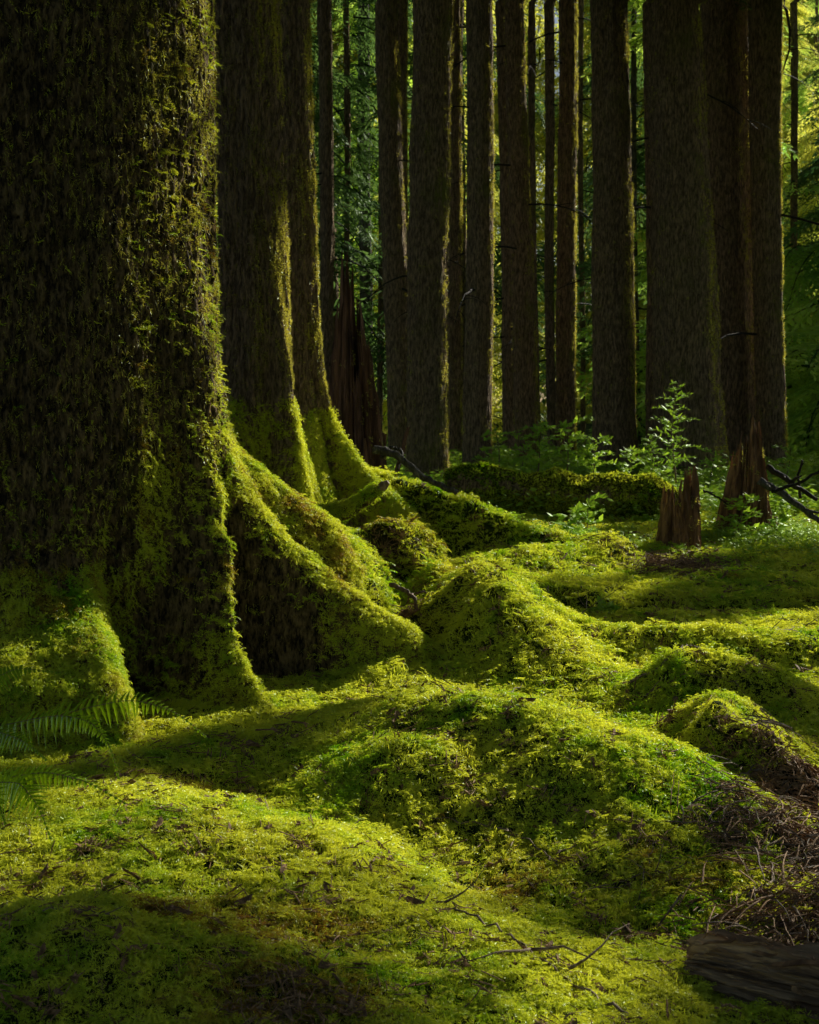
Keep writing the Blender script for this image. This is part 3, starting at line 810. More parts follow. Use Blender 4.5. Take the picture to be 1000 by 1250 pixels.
def splinters(parent, n, r0, H, seed, mat, hrange=(.5, 1.0)):
    rg = np.random.default_rng(seed)
    for k in range(n):
        a = rg.uniform(0, 2 * PI); h = H * rg.uniform(*hrange); wd = rg.uniform(.012, .035) * (r0 / .2); tk = wd * .35
        base = np.array([math.cos(a), math.sin(a), 0]) * r0 * rg.uniform(.5, .95)
        tn = np.array([-math.sin(a), math.cos(a), 0]); rd = np.array([math.cos(a), math.sin(a), 0])
        ln = rg.normal(size=2) * .07
        V = []; m = 9
        for i in range(m):
            t = i / (m - 1); c = base + np.array([ln[0] * h * t, ln[1] * h * t, h * t - .03]) + tn * .006 * rg.normal()
            ww = wd * (1 - .75 * t ** 2) * rg.uniform(.75, 1.15)
            V += [c - tn * ww - rd * tk, c + tn * ww - rd * tk, c + tn * ww * .8 + rd * tk, c - tn * ww * .8 + rd * tk]
        fs = [tuple(f) for f in grid_faces(m, 4, True)] + [(0, 1, 2, 3), tuple(4 * (m - 1) + j for j in range(4))]
        link('splinter', mk_mesh('splinter', V, fs, (mat,)), parent)

def moss_on(parent, mesh, loc, n, cond, scl=1.0, coll='moss_tufts'):
    """moss tufts on the faces of a mesh where cond(centre, normal) holds"""
    nf = len(mesh.polygons); c = np.zeros(nf * 3); nn = np.zeros(nf * 3); ar = np.zeros(nf)
    mesh.polygons.foreach_get('center', c); mesh.polygons.foreach_get('normal', nn); mesh.polygons.foreach_get('area', ar)
    c = c.reshape(-1, 3); nn = nn.reshape(-1, 3)
    wgt = ar * np.clip(cond(c, nn), 0, 9) + 1e-12
    i = rng.choice(nf, n, p=wgt / wgt.sum())
    p = c[i] + rng.normal(size=(n, 3)) * np.sqrt(ar[i])[:, None] * .3
    return scatter('moss', coll, p + np.array(loc), eulers(nn[i] + (0, 0, .3), rng.uniform(0, 2 * PI, n)), scl * rng.uniform(.7, 1.4, n), parent)

def put_stump(label, p, r0, H, seed, mat, **kw):
    ns = kw.pop('nspl', 8); mo = kw.pop('moss', 400)
    t = thing('rotten_stump', label, 'tree stump', p)
    me = stump_mesh('shell', r0, H, seed, mat, **kw); link('shell', me, t)
    splinters(t, ns, r0 * (.85 if kw.get('taper', 1) > .7 else 1.0), H, seed + 50, mat, (.4, .8) if kw.get('taper', 1) > .7 else (.15, .42))
    if mo: moss_on(t, me, p, mo, lambda c, n: (np.clip(n[:, 0], 0, 1) + .3 * np.clip(n[:, 2], 0, 1)) * (c[:, 2] < H * .7) * (fbm(c[:, 0] * 9, c[:, 1] * 9, c[:, 2] * 9, 2) > .1), .9, 'trunk_tufts')
    return t

def rooted(u, v, D, vtop):
    p = P(u, v, D); p[2] = min(p[2], float(height(p[0], p[1]))) - .04
    return p, P(u, vtop, D)[2] - p[2]
p, H_ = rooted(440, 548, 12.4, 322)
put_stump('tall red-brown rotten stump tapering to a jagged spike behind the mossy roots', p, .29, H_ * 1.06, 3, ROTR, slabs=10, taper=.42, spike=[(-125, .5, .98), (-60, .35, .72), (-100, .2, .9)], moss=500, nspl=10, lean=(-.03, 0))
p0 = G(828, 668); p, H_ = rooted(828, 668, p0[1], 566)
put_stump('short splintered orange-brown stump standing in its own bark litter', p, .17, H_ * 1.1, 12, ROT, slabs=9, taper=.88, spike=[(-80, .35, 1.0), (-20, .3, .92), (-130, .3, .8)], moss=120, nspl=9, flare=.25)
p, H_ = rooted(914, 612, 11.4, 500)
put_stump('ragged dark stump narrowing upward beside leaning dead sticks at the right', p, .225, H_ * 1.1, 23, ROT, slabs=10, taper=.42, spike=[(-90, .4, 1.0), (-40, .3, .95), (-150, .3, .9), (0, .4, .75)], moss=400, nspl=8, flare=.35)

# rotten log end in the lower right corner
from mathutils import Vector, Matrix
p = G(862, 1195) + (0.02, 0, .02)
lg = thing('rotten_log', 'crumbling brown log end sinking into moss in the lower right corner', 'log', p)
d = Vector((.80, -.60, .03)).normalized(); dA = np.array(d); dS = np.cross(dA, [0, 0, 1.0]); dS /= np.linalg.norm(dS); dU = np.cross(dS, dA)
tL = np.linspace(0, 1, 190)[:, None]; aL = (np.arange(240) * 2 * PI / 240)[None]
endj = .05 * fbm(aL * 2.5, 0 * aL, 3.3, 3) - .03
LL = -.02 + endj * (1 - tL) + .62 * tL
rL = (.078 + .045 * tL) * np.clip(tL * 9 + .35, 0, 1) ** .5 * np.ones_like(aL)
cs, sn = np.cos(aL), np.sin(aL)
rL = rL + .030 * fbm(cs * 4, sn * 4, LL * 3.5, 3) - .022 * np.clip(.35 - np.abs(fbm(aL * 4.5, LL * 1.6, 2.2, 3)) * 2, 0, 1) + .018 * np.abs(fbm(aL * 12, LL * 5, 1.2, 3)) + .010 * fbm(LL * 22, aL * 2, 7, 2)
rL = rL - .035 * np.clip(fbm(aL * 2.2, LL * 3.0, 9.2, 3), 0, 1)
V = np.stack([rL * sn * .85, rL * cs, LL + 0 * rL], -1)
Vf = np.concatenate([V.reshape(-1, 3), [[0, 0, .02]]])
fl = [tuple(f)[::-1] for f in grid_faces(190, 240, True)] + [(j, (j + 1) % 240, len(Vf) - 1) for j in range(240)]
me = mk_mesh('log_body', Vf, fl, (wood('crumbling_wood', (.62, .42, .22), (.20, .11, .055), 34, .14, .85, 1.0),), False); lb_ = link('log_body', me, lg)
lb_.rotation_euler = Matrix((dU, dS, dA)).transposed().to_euler()
for k in range(18):
    mb = MB(); a = rng.uniform(-.04, .45); w0 = rng.uniform(.003, .008); L = rng.uniform(.03, .10); ph = rng.uniform(.3, 2.8)
    c0 = dA * a + dS * math.cos(ph) * .115 + dU * math.sin(ph) * .105
    dd = dA * L + rng.normal(size=3) * .016; s_ = np.cross(dd, dS * math.cos(ph) + dU * math.sin(ph)); s_ /= np.linalg.norm(s_); nn = (dS * math.cos(ph) + dU * math.sin(ph)) * .004
    m = 6; V = []
    for i in range(m):
        t = i / (m - 1); c1 = c0 + dd * t + nn * 2 * math.sin(5 * t + k); ww = w0 * (1 - .6 * abs(2 * t - 1) ** 2) * rng.uniform(.6, 1.1)
        V += [c1 - s_ * ww, c1 + s_ * ww, c1 + s_ * ww + nn, c1 - s_ * ww + nn]
    mb.add(V, [tuple(f) for f in grid_faces(m, 4, True)] + [(0, 1, 2, 3), (4 * m - 4, 4 * m - 3, 4 * m - 2, 4 * m - 1)])
    link('bark_flake', mb.mesh('bark_flake', (ROT if k % 2 else CHIP,)), lg)

# mossy log across the back
A0, A1 = P(548, 600, 12.9), P(838, 612, 12.4)
A0[2] = .58; A1[2] = .50
lg = thing('fallen_log', 'long low fallen log buried in dark moss across the middle distance', 'log', (A0 + A1) / 2)
nl, nt_ = 120, 60
tt = np.linspace(0, 1, nl); ax = A0 + (A1 - A0) * tt[:, None]
R = .25 * (1 - .25 * tt) * np.clip(np.sin(PI * np.clip(tt * 6 + .35, 0, .5)) * 1.0, .3, 1) * np.clip((1.02 - tt) * 7, .3, 1) ** .5
th = np.arange(nt_) * 2 * PI / nt_
AX = (A1 - A0) / np.linalg.norm(A1 - A0); U_ = np.array([0, 0, 1.0]); W_ = np.cross(AX, U_)
V = ax[:, None, :] + R[:, None, None] * (np.cos(th)[None, :, None] * W_ + np.sin(th)[None, :, None] * U_)
V = V + .05 * fbm(V[..., 0] * 3, V[..., 1] * 3, V[..., 2] * 3, 3)[..., None] * np.array([0, .5, 1])
V = V - (A0 + A1) / 2
me = mk_mesh('log_body', V, grid_faces(nl, nt_, True), (BARK2,), True); link('log_body', me, lg)
moss_on(lg, me, (A0 + A1) / 2, 15000, lambda c, n: np.abs(n[:, 2] + .35) * (c[:, 2] > -.12) * (.4 + (fbm(c[:, 0] * 3, c[:, 1] * 3, c[:, 2] * 3, 2) > -.1)), 1.5)

# broken branch with a pale snapped end on the root mass
b0, b1 = P(385, 632, 8.3), P(474, 588, 8.15)
bb = thing('broken_branch', 'stubby moss-covered branch with a pale snapped end pointing up right', 'branch', b0)
mb = MB(); n = 16; tt = np.linspace(0, 1, n)[:, None]
pts = (b1 - b0) * tt + np.array([0, 0, -.05]) * np.sin(PI * tt)
mb.tube(pts[:14], np.linspace(.055, .030, 14), 12, .08); me = mb.mesh('branch', (BARK1,), True); link('branch', me, bb)
mb = MB(); mb.tube(pts[13:], [.029, .026, .012], 9, .2); link('snapped_tip', mb.mesh('snapped_tip', (PALE,)), bb)
moss_on(bb, me, b0, 1500, lambda c, n: n[:, 2] + .6, .8)

# ------------------------------------------------------------------ twigs and sticks lying about
def twig(label, pts, r0, r1, mat=TWIG, name='twig', lift=.016, side=3, D=None, cat='twig', wob=.012, group=None):
    ctrl = np.array([G(*q) if D is None else P(*q) for q in pts]); ctrl[:, 2] += lift if D is None else 0
    n = max(8, 7 * (len(ctrl) - 1)); s = np.linspace(0, len(ctrl) - 1, n)
    pp = np.stack([np.interp(s, np.arange(len(ctrl)), ctrl[:, i]) for i in range(3)], 1)
    if D is None:
        pp[:, 2] = np.maximum(pp[:, 2], height(pp[:, 0], pp[:, 1]) + lift * .8)
    for i in range(3): pp[:, i] = np.convolve(np.pad(pp[:, i], 2, 'edge'), [.1, .2, .4, .2, .1], 'valid')
    pp[1:-1] += rng.normal(size=(n - 2, 3)) * wob * .35
    o0 = pp[0].copy()
    mb = MB(); mb.tube(pp - o0, np.linspace(r0, r1, n), 6, .12)
    o = mb.mesh(name, (mat,), True)
    if side:
        t = thing(name, label, cat, o0, group); link('stem', o, t)
        L = np.linalg.norm(pp[-1] - pp[0])
        for k in range(side):
            i = rng.integers(2, n - 2); d = pp[i + 1] - pp[i - 1]; d /= np.linalg.norm(d)
            s2 = np.cross(d, [0, 0, 1.0]) * rng.choice([-1, 1]); q = [pp[i] - o0]
            dd = d * .7 + s2 * .8 + np.array([0, 0, rng.uniform(.05, .5)])
            for j in range(5): dd = dd + rng.normal(size=3) * .22; q.append(q[-1] + dd / np.linalg.norm(dd) * L * rng.uniform(.03, .07))
            mb = MB(); mb.tube(q, np.linspace(r1 * 1.1 + .0006, .0007, 6), 5); link('side_twig', mb.mesh('side_twig', (mat,), True), t)
    else:
        t = link(name, o); t.location = tuple(o0); t['label'] = label; t['category'] = cat
        if group: t['group'] = group
    return t
TW = [
    ('long thin twig curving down over the foreground moss slope', [(500, 1098), (560, 1120), (610, 1145), (650, 1170), (700, 1210), (770, 1250)], .0028, .0042, 4),
    ('brown twig forking across the valley from left to its bend', [(505, 1002), (560, 1008), (620, 1022), (672, 1050), (680, 1068)], .0022, .0030, 2),
    ('twig rising from the valley bend up to the round moss cushion', [(678, 1052), (705, 1035), (745, 1012)], .0030, .0018, 1),
    ('straight twig lying level between the round moss cushion and the bark litter', [(748, 1012), (800, 1016), (860, 1016), (915, 1013)], .0022, .0032, 2),
    ('thin pale stem standing bent out of the lower moss slope', [(775, 1120), (785, 1090), (792, 1060), (800, 1035)], .0018, .0010, 1),
    ('dark twig arched over the small mossy hummock at the right', [(775, 862), (815, 838), (850, 832), (895, 842), (912, 858)], .0035, .0020, 2),
    ('mossy crooked stick reaching up right from the sunlit right slope', [(765, 842), (800, 828), (835, 800), (838, 792)], .0070, .0030, 2),
    ('thin branching twig on the sunny band near the right edge', [(905, 770), (940, 776), (970, 772), (1000, 765)], .0040, .0025, 3),
    ('twig in shade along the right edge above the hummock', [(930, 800), (960, 790), (985, 792), (1010, 800)], .0035, .0020, 3),
    ('wiry twig on the shaded slope behind the pointed mound', [(705, 760), (718, 745), (712, 725), (700, 712)], .0035, .0015, 2),
    ('upright dark sprig between the pointed mound and the grassy cushion', [(668, 750), (670, 725), (664, 700), (670, 690)], .0030, .0015, 3),
    ('thin twig leaning on the flank of the pointed mound', [(612, 860), (632, 845), (650, 828)], .0026, .0012, 0),
    ('fine twig on the root mass below the snapped branch', [(505, 635), (525, 628), (555, 616)], .0030, .0015, 1),
    ('short reddish twig standing at the top of the pointed mound', [(582, 712), (572, 695), (565, 682)], .0030, .0020, 0),
    ('thin twig crossing the bright foreground slope near the bottom left', [(50, 1118), (90, 1122), (130, 1122), (145, 1130)], .0020, .0012, 1),
    ('fine dry stem lying along the sunlit left slope', [(110, 965), (160, 975), (205, 968)], .0020, .0012, 0),
    ('dark curved stem below the lower fern frond', [(0, 998), (20, 1003), (35, 1020), (38, 1045)], .0028, .0020, 0),
    ('arched thin stem standing in the yellow foreground moss', [(352, 1100), (342, 1070), (346, 1050), (360, 1040)], .0016, .0012, 0),
    ('long reddish stick lying out of the litter at the right edge', [(905, 1120), (940, 1085), (975, 1055), (1005, 1050)], .0060, .0035, 1),
    ('thin crossing stick in the litter at the right edge', [(880, 1112), (930, 1095), (1005, 1102)], .0040, .0025, 1),
    ('stick poking left out of the bark litter', [(895, 955), (925, 948), (965, 962)], .0045, .0030, 1),
    ('thin dark twig lying deep in the valley', [(690, 1110), (740, 1085), (800, 1075), (850, 1070)], .0022, .0015, 2),
    ('thin twig above the bottom edge beside the crumbling log', [(930, 1205), (965, 1212), (1005, 1205)], .0030, .0020, 1),
]
for lb, pts, r0, r1, sd in TW: twig(lb, pts, r0, r1, TWIG, side=sd)
twig('long flat stick lying on the moss behind the short stump', [(885, 662), (920, 665), (965, 667)], .016, .012, PALE, 'stick', side=0, cat='stick', lift=.02)
twig('dark chunky stick lying left of the short stump', [(768, 655), (790, 660), (815, 668)], .022, .016, ROT, 'stick', side=0, cat='stick', lift=.02)
twig('pale curved stick over the hole between root mass and pointed mound', [(476, 712, 7.35), (495, 722, 7.3), (508, 730, 7.25), (513, 770, 7.2)], .013, .009, PALE, 'stick', D=1, side=0, cat='stick')
twig('thin brown stick running right from the pale curved stick', [(505, 724, 7.3), (530, 722, 7.3), (552, 735, 7.25)], .007, .004, TWIG, 'stick', D=1, side=0, cat='stick')
twig('pale splinter of wood leaning against the small hummock', [(808, 888, 5.95), (816, 870, 5.93), (827, 850, 5.9)], .011, .009, PALE, 'stick', D=1, side=0, cat='stick')
twig('moss-free grey root arching over the top of the root mass', [(455, 548, 10.2), (480, 553, 10.1), (520, 585, 10.0), (560, 603, 9.9)], .035, .02, BARKG, 'root', D=1, side=0, cat='root')
for lb, pts, r0 in [('dead grey stick leaning from the ragged stump down to the right edge', [(935, 568, 11.3), (965, 588, 11.2), (1000, 612, 11.1)], .028),
                    ('thick dark stick lying below the leaning grey stick', [(925, 585, 11.1), (960, 605, 11.0), (1005, 640, 10.9)], .035),
                    ('thin bent stick sprouting above the stick pile', [(978, 610, 11.3), (974, 585, 11.3), (980, 560, 11.3)], .014),
                    ('slim dark stick crossing the right stick pile', [(940, 600, 11.0), (970, 592, 11.0), (1010, 570, 11.0)], .016),
                    ('crooked twig hanging off the left of the ragged stump', [(858, 598, 11.2), (875, 606, 11.1), (895, 622, 11.0)], .010)]:
    twig(lb, pts, r0, r0 * .6, DEAD if r0 < .03 else BARKG, 'stick', D=1, side=2, cat='stick')
twig('large dark root curling out of the brown debris behind the left trunks', [(465, 560, 11), (478, 545, 11), (492, 552, 10.9), (485, 575, 10.8)], .014, .01, DEAD, 'root', D=1, side=3, cat='root')

# ------------------------------------------------------------------ ferns, seedlings
def frond(parent, ctrl, wid, npin, seed, base, tilt=.0):
    ctrl = np.array(ctrl); s = np.linspace(0, len(ctrl) - 1, 40)
    pp = np.stack([np.interp(s, np.arange(len(ctrl)), ctrl[:, i]) for i in range(3)], 1)
    for _ in range(3):
        for i in range(3): pp[:, i] = np.convolve(np.pad(pp[:, i], 2, 'edge'), [.1, .2, .4, .2, .1], 'valid')
    pp = pp - base
    V, Fs, A = [], [], []
    for i in range(npin):
        t = .08 + .92 * i / npin; k = t * 39; k0 = int(k); c = pp[k0] + (pp[min(k0 + 1, 39)] - pp[k0]) * (k - k0)
        d = pp[min(k0 + 1, 39)] - pp[max(k0 - 1, 0)]; d /= np.linalg.norm(d)
        sd = np.cross(d, np.array([0, -.75, .65])); sd /= np.linalg.norm(sd); up = np.cross(sd, d)
        L = wid * (math.sin(PI * min(t * 1.1 + .12, 1)) ** .7) * (1.02 - t ** 3) + .006
        L0 = L
        for sg in (-1, 1):
            L = L0 * rng.uniform(.8, 1.1); dd = sd * sg + d * rng.uniform(.15, .45) - np.array([0, 0, rng.uniform(.05, .35)]); dd /= np.linalg.norm(dd)
            w = min(.011, .75 * np.linalg.norm(pp[-1] - pp[0]) / npin + .003) * .5
            m = 6; n0 = len(V)
            for j in range(m + 1):
                u = j / m; ww = w * (1 - u ** 2.2) * (1.15 if j % 2 else .85) + .0004
                q = c + dd * L * u - np.array([0, 0, .25]) * L * u * u
                V += [q - d * ww, q + up * .0012, q + d * ww]; A += [.7, .45, .9]
            for j in range(m):
                a = n0 + 3 * j; Fs += [(a, a + 1, a + 4, a + 3), (a + 1, a + 2, a + 5, a + 4)]
    f = link('frond', mk_mesh('frond', V, Fs, (FERN,), False, {'tip': A}), parent)
    mb = MB(); mb.tube(pp, np.linspace(.0018, .0006, 40), 5); link('stalk', mb.mesh('stalk', (TWIG,), True), f)
def fern(label, base, fronds):
    t = thing('fern', label, 'fern', base)
    for i, (c, w_, n_) in enumerate(fronds): frond(t, [P(*q) for q in c], w_, n_, i, np.array(base))
    return t
fern('arching fern whose long fronds reach right past the big root', P(-60, 915, 4.9),
     [([(-60, 905, 4.9), (10, 890, 4.85), (90, 868, 4.8), (160, 852, 4.8), (215, 868, 4.75), (258, 905, 4.7)], .085, 40),
      ([(-60, 900, 4.8), (10, 884, 4.7), (70, 872, 4.6), (112, 880, 4.55), (135, 910, 4.5), (147, 958, 4.45)], .055, 36),
      ([(-60, 900, 4.7), (-10, 890, 4.6), (30, 905, 4.5), (60, 930, 4.45)], .06, 26),
      ([(-60, 900, 4.9), (-30, 840, 4.9), (20, 815, 4.95), (80, 822, 5.0)], .07, 30)])
fern('dark low fern with a broad frond hanging over the bottom of the left slope', P(-40, 990, 4.2),
     [([(-40, 985, 4.2), (-5, 955, 4.15), (25, 955, 4.1), (48, 985, 4.05), (64, 1030, 4.0)], .095, 26),
      ([(-40, 985, 4.2), (10, 948, 4.2), (60, 942, 4.2), (110, 955, 4.15), (160, 985, 4.1)], .045, 30),
      ([(-40, 990, 4.1), (-25, 960, 4.0), (-5, 970, 3.95), (8, 1010, 3.9)], .07, 22)])

def seedling(label, u, v, D, vt, kind, seed, cat='seedling', name='seedling', lean=0):
    rg = np.random.default_rng(seed)
    p = P(u, v, D); top = P(u + lean, vt, D); p[2] = min(p[2], float(height(p[0], p[1]))) if D < 12 else p[2]
    H = top[2] - p[2]; t = thing(name, label, cat, p)
    n = 10; s = np.linspace(0, 1, n)
    pp = np.stack([(top[0] - p[0]) * s + .03 * H * np.sin(5 * s + seed), .02 * H * np.sin(4 * s), H * s], 1)
    mb = MB(); mb.tube(pp, np.linspace(.006 + .004 * H, .0015, n), 6); link('stem', mb.mesh('stem', (TWIG,), True), t)
    V, Fs, A = [], [], []
    nb = int(12 + 18 * H) if kind == 'c' else int(8 + 12 * H)
    for i in range(nb):
        f = .12 + .86 * i / nb; c = np.array([np.interp(f, s, pp[:, k]) for k in range(3)])
        a = i * 2.4 + seed; L = (.42 * (1 - f) ** .8 + .09) * H * rg.uniform(.35, 1.15) if kind == 'c' else H * rg.uniform(.25, .5)
        L = min(L, .30)
        d = np.array([math.cos(a), math.sin(a) * .8, rg.uniform(.2, .8)])
        m = max(5, int(L / .020))
        for j in range(m):
            u_ = (j + .5) / m; q = c + d * L * u_ - np.array([0, 0, .45]) * L * u_ * u_
            for sg in (-1, 1):
                sd = np.cross(d, (0, 0, 1.0)) * sg
                ll = (.080 * (1 - .5 * u_) if kind == 'c' else .07) * rg.uniform(.7, 1.2)
                leafquad(V, Fs, A, q, d * .7 + sd + rg.normal(size=3) * .4, np.array([0, -.4, 1.0]) + rg.normal(size=3) * .25, ll, ll * (.30 if kind == 'c' else .5), rg.uniform(.6, 1))
        leafquad(V, Fs, A, c, d - np.array([0, 0, .25]), np.array([0, 0, 1.0]), L, .006, .3)
    link('foliage', mk_mesh('foliage', V, Fs, (HERB,), False, {'tip': A}), t)
seedling('tallest conifer seedling, lit leaves in front of the broadest background trunk', 822, 590, 13.6, 462, 'c', 2, lean=4)
seedling('second conifer seedling low at the left foot of the tallest one', 797, 590, 13.4, 530, 'c', 5, lean=-4)
for i, (u, v, vt, ln, lb) in enumerate([(612, 585, 522, -8, 'leafy sprig left of the trio above the far log'), (657, 582, 512, 0, 'tallest leafy sprig of those above the far log'), (690, 582, 515, 6, 'leafy sprig beside the tallest one, under the fleck-lit trunk'),
                                        (722, 585, 530, 10, 'leafy sprig at the left foot of the rim-lit trunk'), (638, 585, 545, 3, 'small leafy sprig low between two taller ones'), (770, 590, 545, 0, 'small sprig at the right foot of the rim-lit trunk'),
                                        (868, 590, 548, 4, 'small dim sprig beneath the fluted trunk'), (955, 600, 545, 12, 'thin sprig left of the stick pile at the right edge')]):
    seedling(lb, u, v, 13.5 + .2 * i, vt, 'b', 11 + i, lean=ln, name='leafy_sprig', cat='plant')
for i, (u, v, vt, D, lb) in enumerate([(712, 642, 610, 10.6, 'bright young fern sprig in front of the far log'), (690, 645, 622, 10.4, 'small sunlit herb left of the young fern sprig'), (945, 655, 630, 10.9, 'low sunlit herb before the ragged stump'),
                                       (735, 762, 735, 8.0, 'single glowing moss sprig on the shaded slope'), (902, 640, 600, 11.0, 'leafy shoot at the foot of the ragged stump')]):
    seedling(lb, u, v, D, vt, 'b', 31 + i, name='herb', cat='plant', lean=8)

# low undergrowth behind the log
nx = 5200
yy = rng.uniform(12.2, 24, nx); xx = rng.uniform(-.02, .36, nx) * yy; dens = fbm(xx * .8, yy * .8, 2, 2)
k = (dens > -.25) & (rng.uniform(size=nx) < .8)
xx, yy = xx[k], yy[k]
ug = scatter('undergrowth', 'herbs', np.stack([xx, yy, height(xx, yy)], 1), np.stack([rng.normal(size=len(xx)) * .2, rng.normal(size=len(xx)) * .2, rng.uniform(0, 6, len(xx))], 1), rng.uniform(.6, 1.7, len(xx)))
ug['label'] = 'low leafy undergrowth between the far trunks'; ug['category'] = 'undergrowth'
nx = 1500
xx = np.concatenate([rng.normal(1.15, .22, 200), rng.normal(2.9, .45, 420)]); yy = np.concatenate([rng.normal(10.6, .3, 200), rng.normal(11.0, .5, 420)])
ug = scatter('herb_patch', 'herbs', np.stack([xx, yy, height(xx, yy)], 1), np.stack([rng.normal(size=len(xx)) * .2, rng.normal(size=len(xx)) * .2, rng.uniform(0, 6, len(xx))], 1), rng.uniform(.35, .85, len(xx)))
ug['label'] = 'small bright herbs growing around the stumps'; ug['category'] = 'undergrowth'


LIT = []     # (point, radius of the lit spot)
def lit(u, v, R, D=None):
    p = G(u, v) if D is None else P(u, v, D)
    LIT.append((p, R * (1.05 if D is None else 1.0)))
for a in [(120, 985, .24), (200, 1005, .26), (270, 1020, .28), (350, 1040, .26), (430, 1060, .20), (510, 1090, .2), (590, 1130, .16), (90, 1030, .14), (420, 1110, .18), (320, 1085, .2), (500, 1150, .16), (380, 1170, .12), (700, 930, .2), (780, 930, .2), (640, 920, .14), (830, 1000, .12), (760, 1050, .1), (890, 1165, .2), (970, 1130, .16), (960, 955, .16), (950, 1010, .12), (540, 1160, .16), (640, 1190, .18), (740, 1235, .15),
          (480, 930, .14), (520, 855, .26), (600, 858, .28), (680, 880, .26), (750, 910, .24), (830, 950, .22), (870, 990, .12), (590, 920, .12), (420, 890, .1), (700, 1010, .08), (660, 1060, .08),
          (950, 1105, .12), (890, 1150, .08), (590, 730, .16), (640, 770, .2), (700, 830, .22), (750, 860, .2), (560, 790, .08),
          (440, 650, .3), (500, 665, .22), (400, 650, .25), (430, 700, .2), (470, 725, .14), (540, 700, .14), (380, 600, .2), (430, 625, .25), (500, 600, .25), (560, 625, .25), (600, 640, .22),
          (900, 870, .2), (830, 800, .2), (900, 795, .25), (970, 815, .3), (760, 790, .2), (730, 770, .15), (850, 770, .15), (930, 770, .15), (800, 850, .15),
          (600, 690, .2), (680, 700, .2), (640, 668, .2), (720, 662, .3), (860, 660, .4), (940, 650, .5), (1000, 655, .5), (800, 640, .2), (700, 630, .2)]:
    lit(*a)
for v in range(-20, 600, 36): lit(250, v, .15, 6.6)
for u, D in ((550, 15.3), (601, 17.8), (654, 19.3), (703, 19.8), (770, 16.8), (862, 16.2), (915, 17.8), (953, 17.3), (500, 21.8), (562, 19.8)):
    for v in range(30, 525, 55): lit(u, v, .16 if u != 770 else .28, D)
for v in range(300, 580, 40): lit(358 + (v - 300) * .06, v, .22, 9.1)
for v in range(100, 580, 45): lit(388 + max(0, v - 350) * .2, v, .22, 10.2)
for a in [(825, 480, .4, 13.5), (825, 540, .5, 13.5), (650, 520, .3, 14.3), (612, 522, .2, 14.3), (715, 525, .2, 14.3),  (130, 900, .12, 4.5), (80, 870, .1, 4.6), (50, 985, .12, 4.05), (225, 870, .1, 4.75), (905, 520, .2, 11.3), (930, 560, .2, 11.3), (850, 600, .12, 9.2), (835, 640, .1, 9.1), (280, 570, .2, 6.7), (320, 640, .2, 6.7), (365, 700, .22, 6.7), (410, 755, .22, 6.6), (460, 800, .22, 6.6), (510, 835, .25, 6.5), (255, 650, .08, 6.1), (262, 760, .08, 6.0), (285, 850, .10, 5.9),
          (90, 770, .10, 5.7), (140, 800, .10, 5.6), (300, 560, .2, 7.2), (350, 590, .2, 7.2), (385, 660, .15, 7.3),
          (352, 420, .15, 9.2), (362, 490, .18, 9.1), (372, 560, .2, 9.0), (386, 180, .12, 10.3), (388, 280, .14, 10.3), (395, 370, .16, 10.2), (405, 450, .2, 10.1), (430, 530, .25, 10.2),
          (768, 300, .25, 16.8), (770, 380, .25, 16.8), (772, 460, .25, 16.8), (774, 530, .25, 16.8), (545, 560, .2, 15.3), (850, 200, .1, 16.2), (875, 420, .1, 16.2), (705, 480, .15, 19.8), (920, 350, .1, 17.8), (500, 480, .1, 21.8)]:
    lit(*a)
def carved(pts, size, far=False):
    """True where a spray at pts would stand in the sun's way to a lit patch"""
    out = np.zeros(len(pts), bool)
    for p, R_ in LIT:
        if far and p[1] < 12: continue
        d = pts - p; al = d @ S
        perp = np.linalg.norm(d - al[:, None] * S, axis=1)
        out |= (perp < R_ + .30 * size) & (al > .4)
    return out

# ------------------------------------------------------------------ far conifers and wood behind
def far_tree(x, y, H, rad, seed, zlow=.6, nb=None, scl=1.0, tone='far_boughs'):
    t = thing('conifer_tree', 'distant conifer with drooping sunlit green boughs deep in the forest', 'tree', (x, y, float(height(x, y))), 'distant leafy conifers behind the trunks')
    g0 = t.location.z
    mb = MB(); k = 14
    zz = np.linspace(-.2, H, k)
    mb.tube(np.stack([.1 * np.sin(zz * .3 + seed), 0 * zz, zz], 1), np.linspace(.20, .03, k), 9)
    link('trunk', mb.mesh('trunk', (BARK2,), True), t)
    nb = nb or int(H * 13)
    z = zlow + (H - zlow) * rng.uniform(size=nb) ** .9
    a = rng.uniform(0, 2 * PI, nb)
    L = rad * (1 - (z / H) ** 1.4) * rng.uniform(.6, 1.15, nb) + .3
    # bough sits from mid limb outwards; several per limb
    st = rng.uniform(.05, .55, nb) * L
    pts = np.stack([x + np.cos(a) * st, y + np.sin(a) * st, g0 + z - .15 * st], 1)
    dn = rng.uniform(-.25, .1, nb)
    nrm = np.stack([-np.cos(a) * dn * -1, -np.sin(a) * dn * -1, np.ones(nb)], 1) + rng.normal(size=(nb, 3)) * .12
    kk = ~carved(pts, (L - st) * 1.1, True)
    pts, a, L, st = pts[kk], a[kk], L[kk], st[kk]; nb = len(a)
    scatter('crown_and_shade_boughs', tone, pts, np.stack([rng.normal(size=nb) * .25, rng.uniform(-.05, .45, nb), a], 1), (L - st) * 1.1 * scl, t, kind=False)
    return t
spots = []
rg = np.random.default_rng(5)
for i in range(400):
    y = rg.uniform(27, 52); x = rg.uniform(-.34, .40) * y
    if all((x - a) ** 2 + (y - c) ** 2 > 3.0 ** 2 for a, c in spots): spots.append((x, y))
    if len(spots) >= 17: break
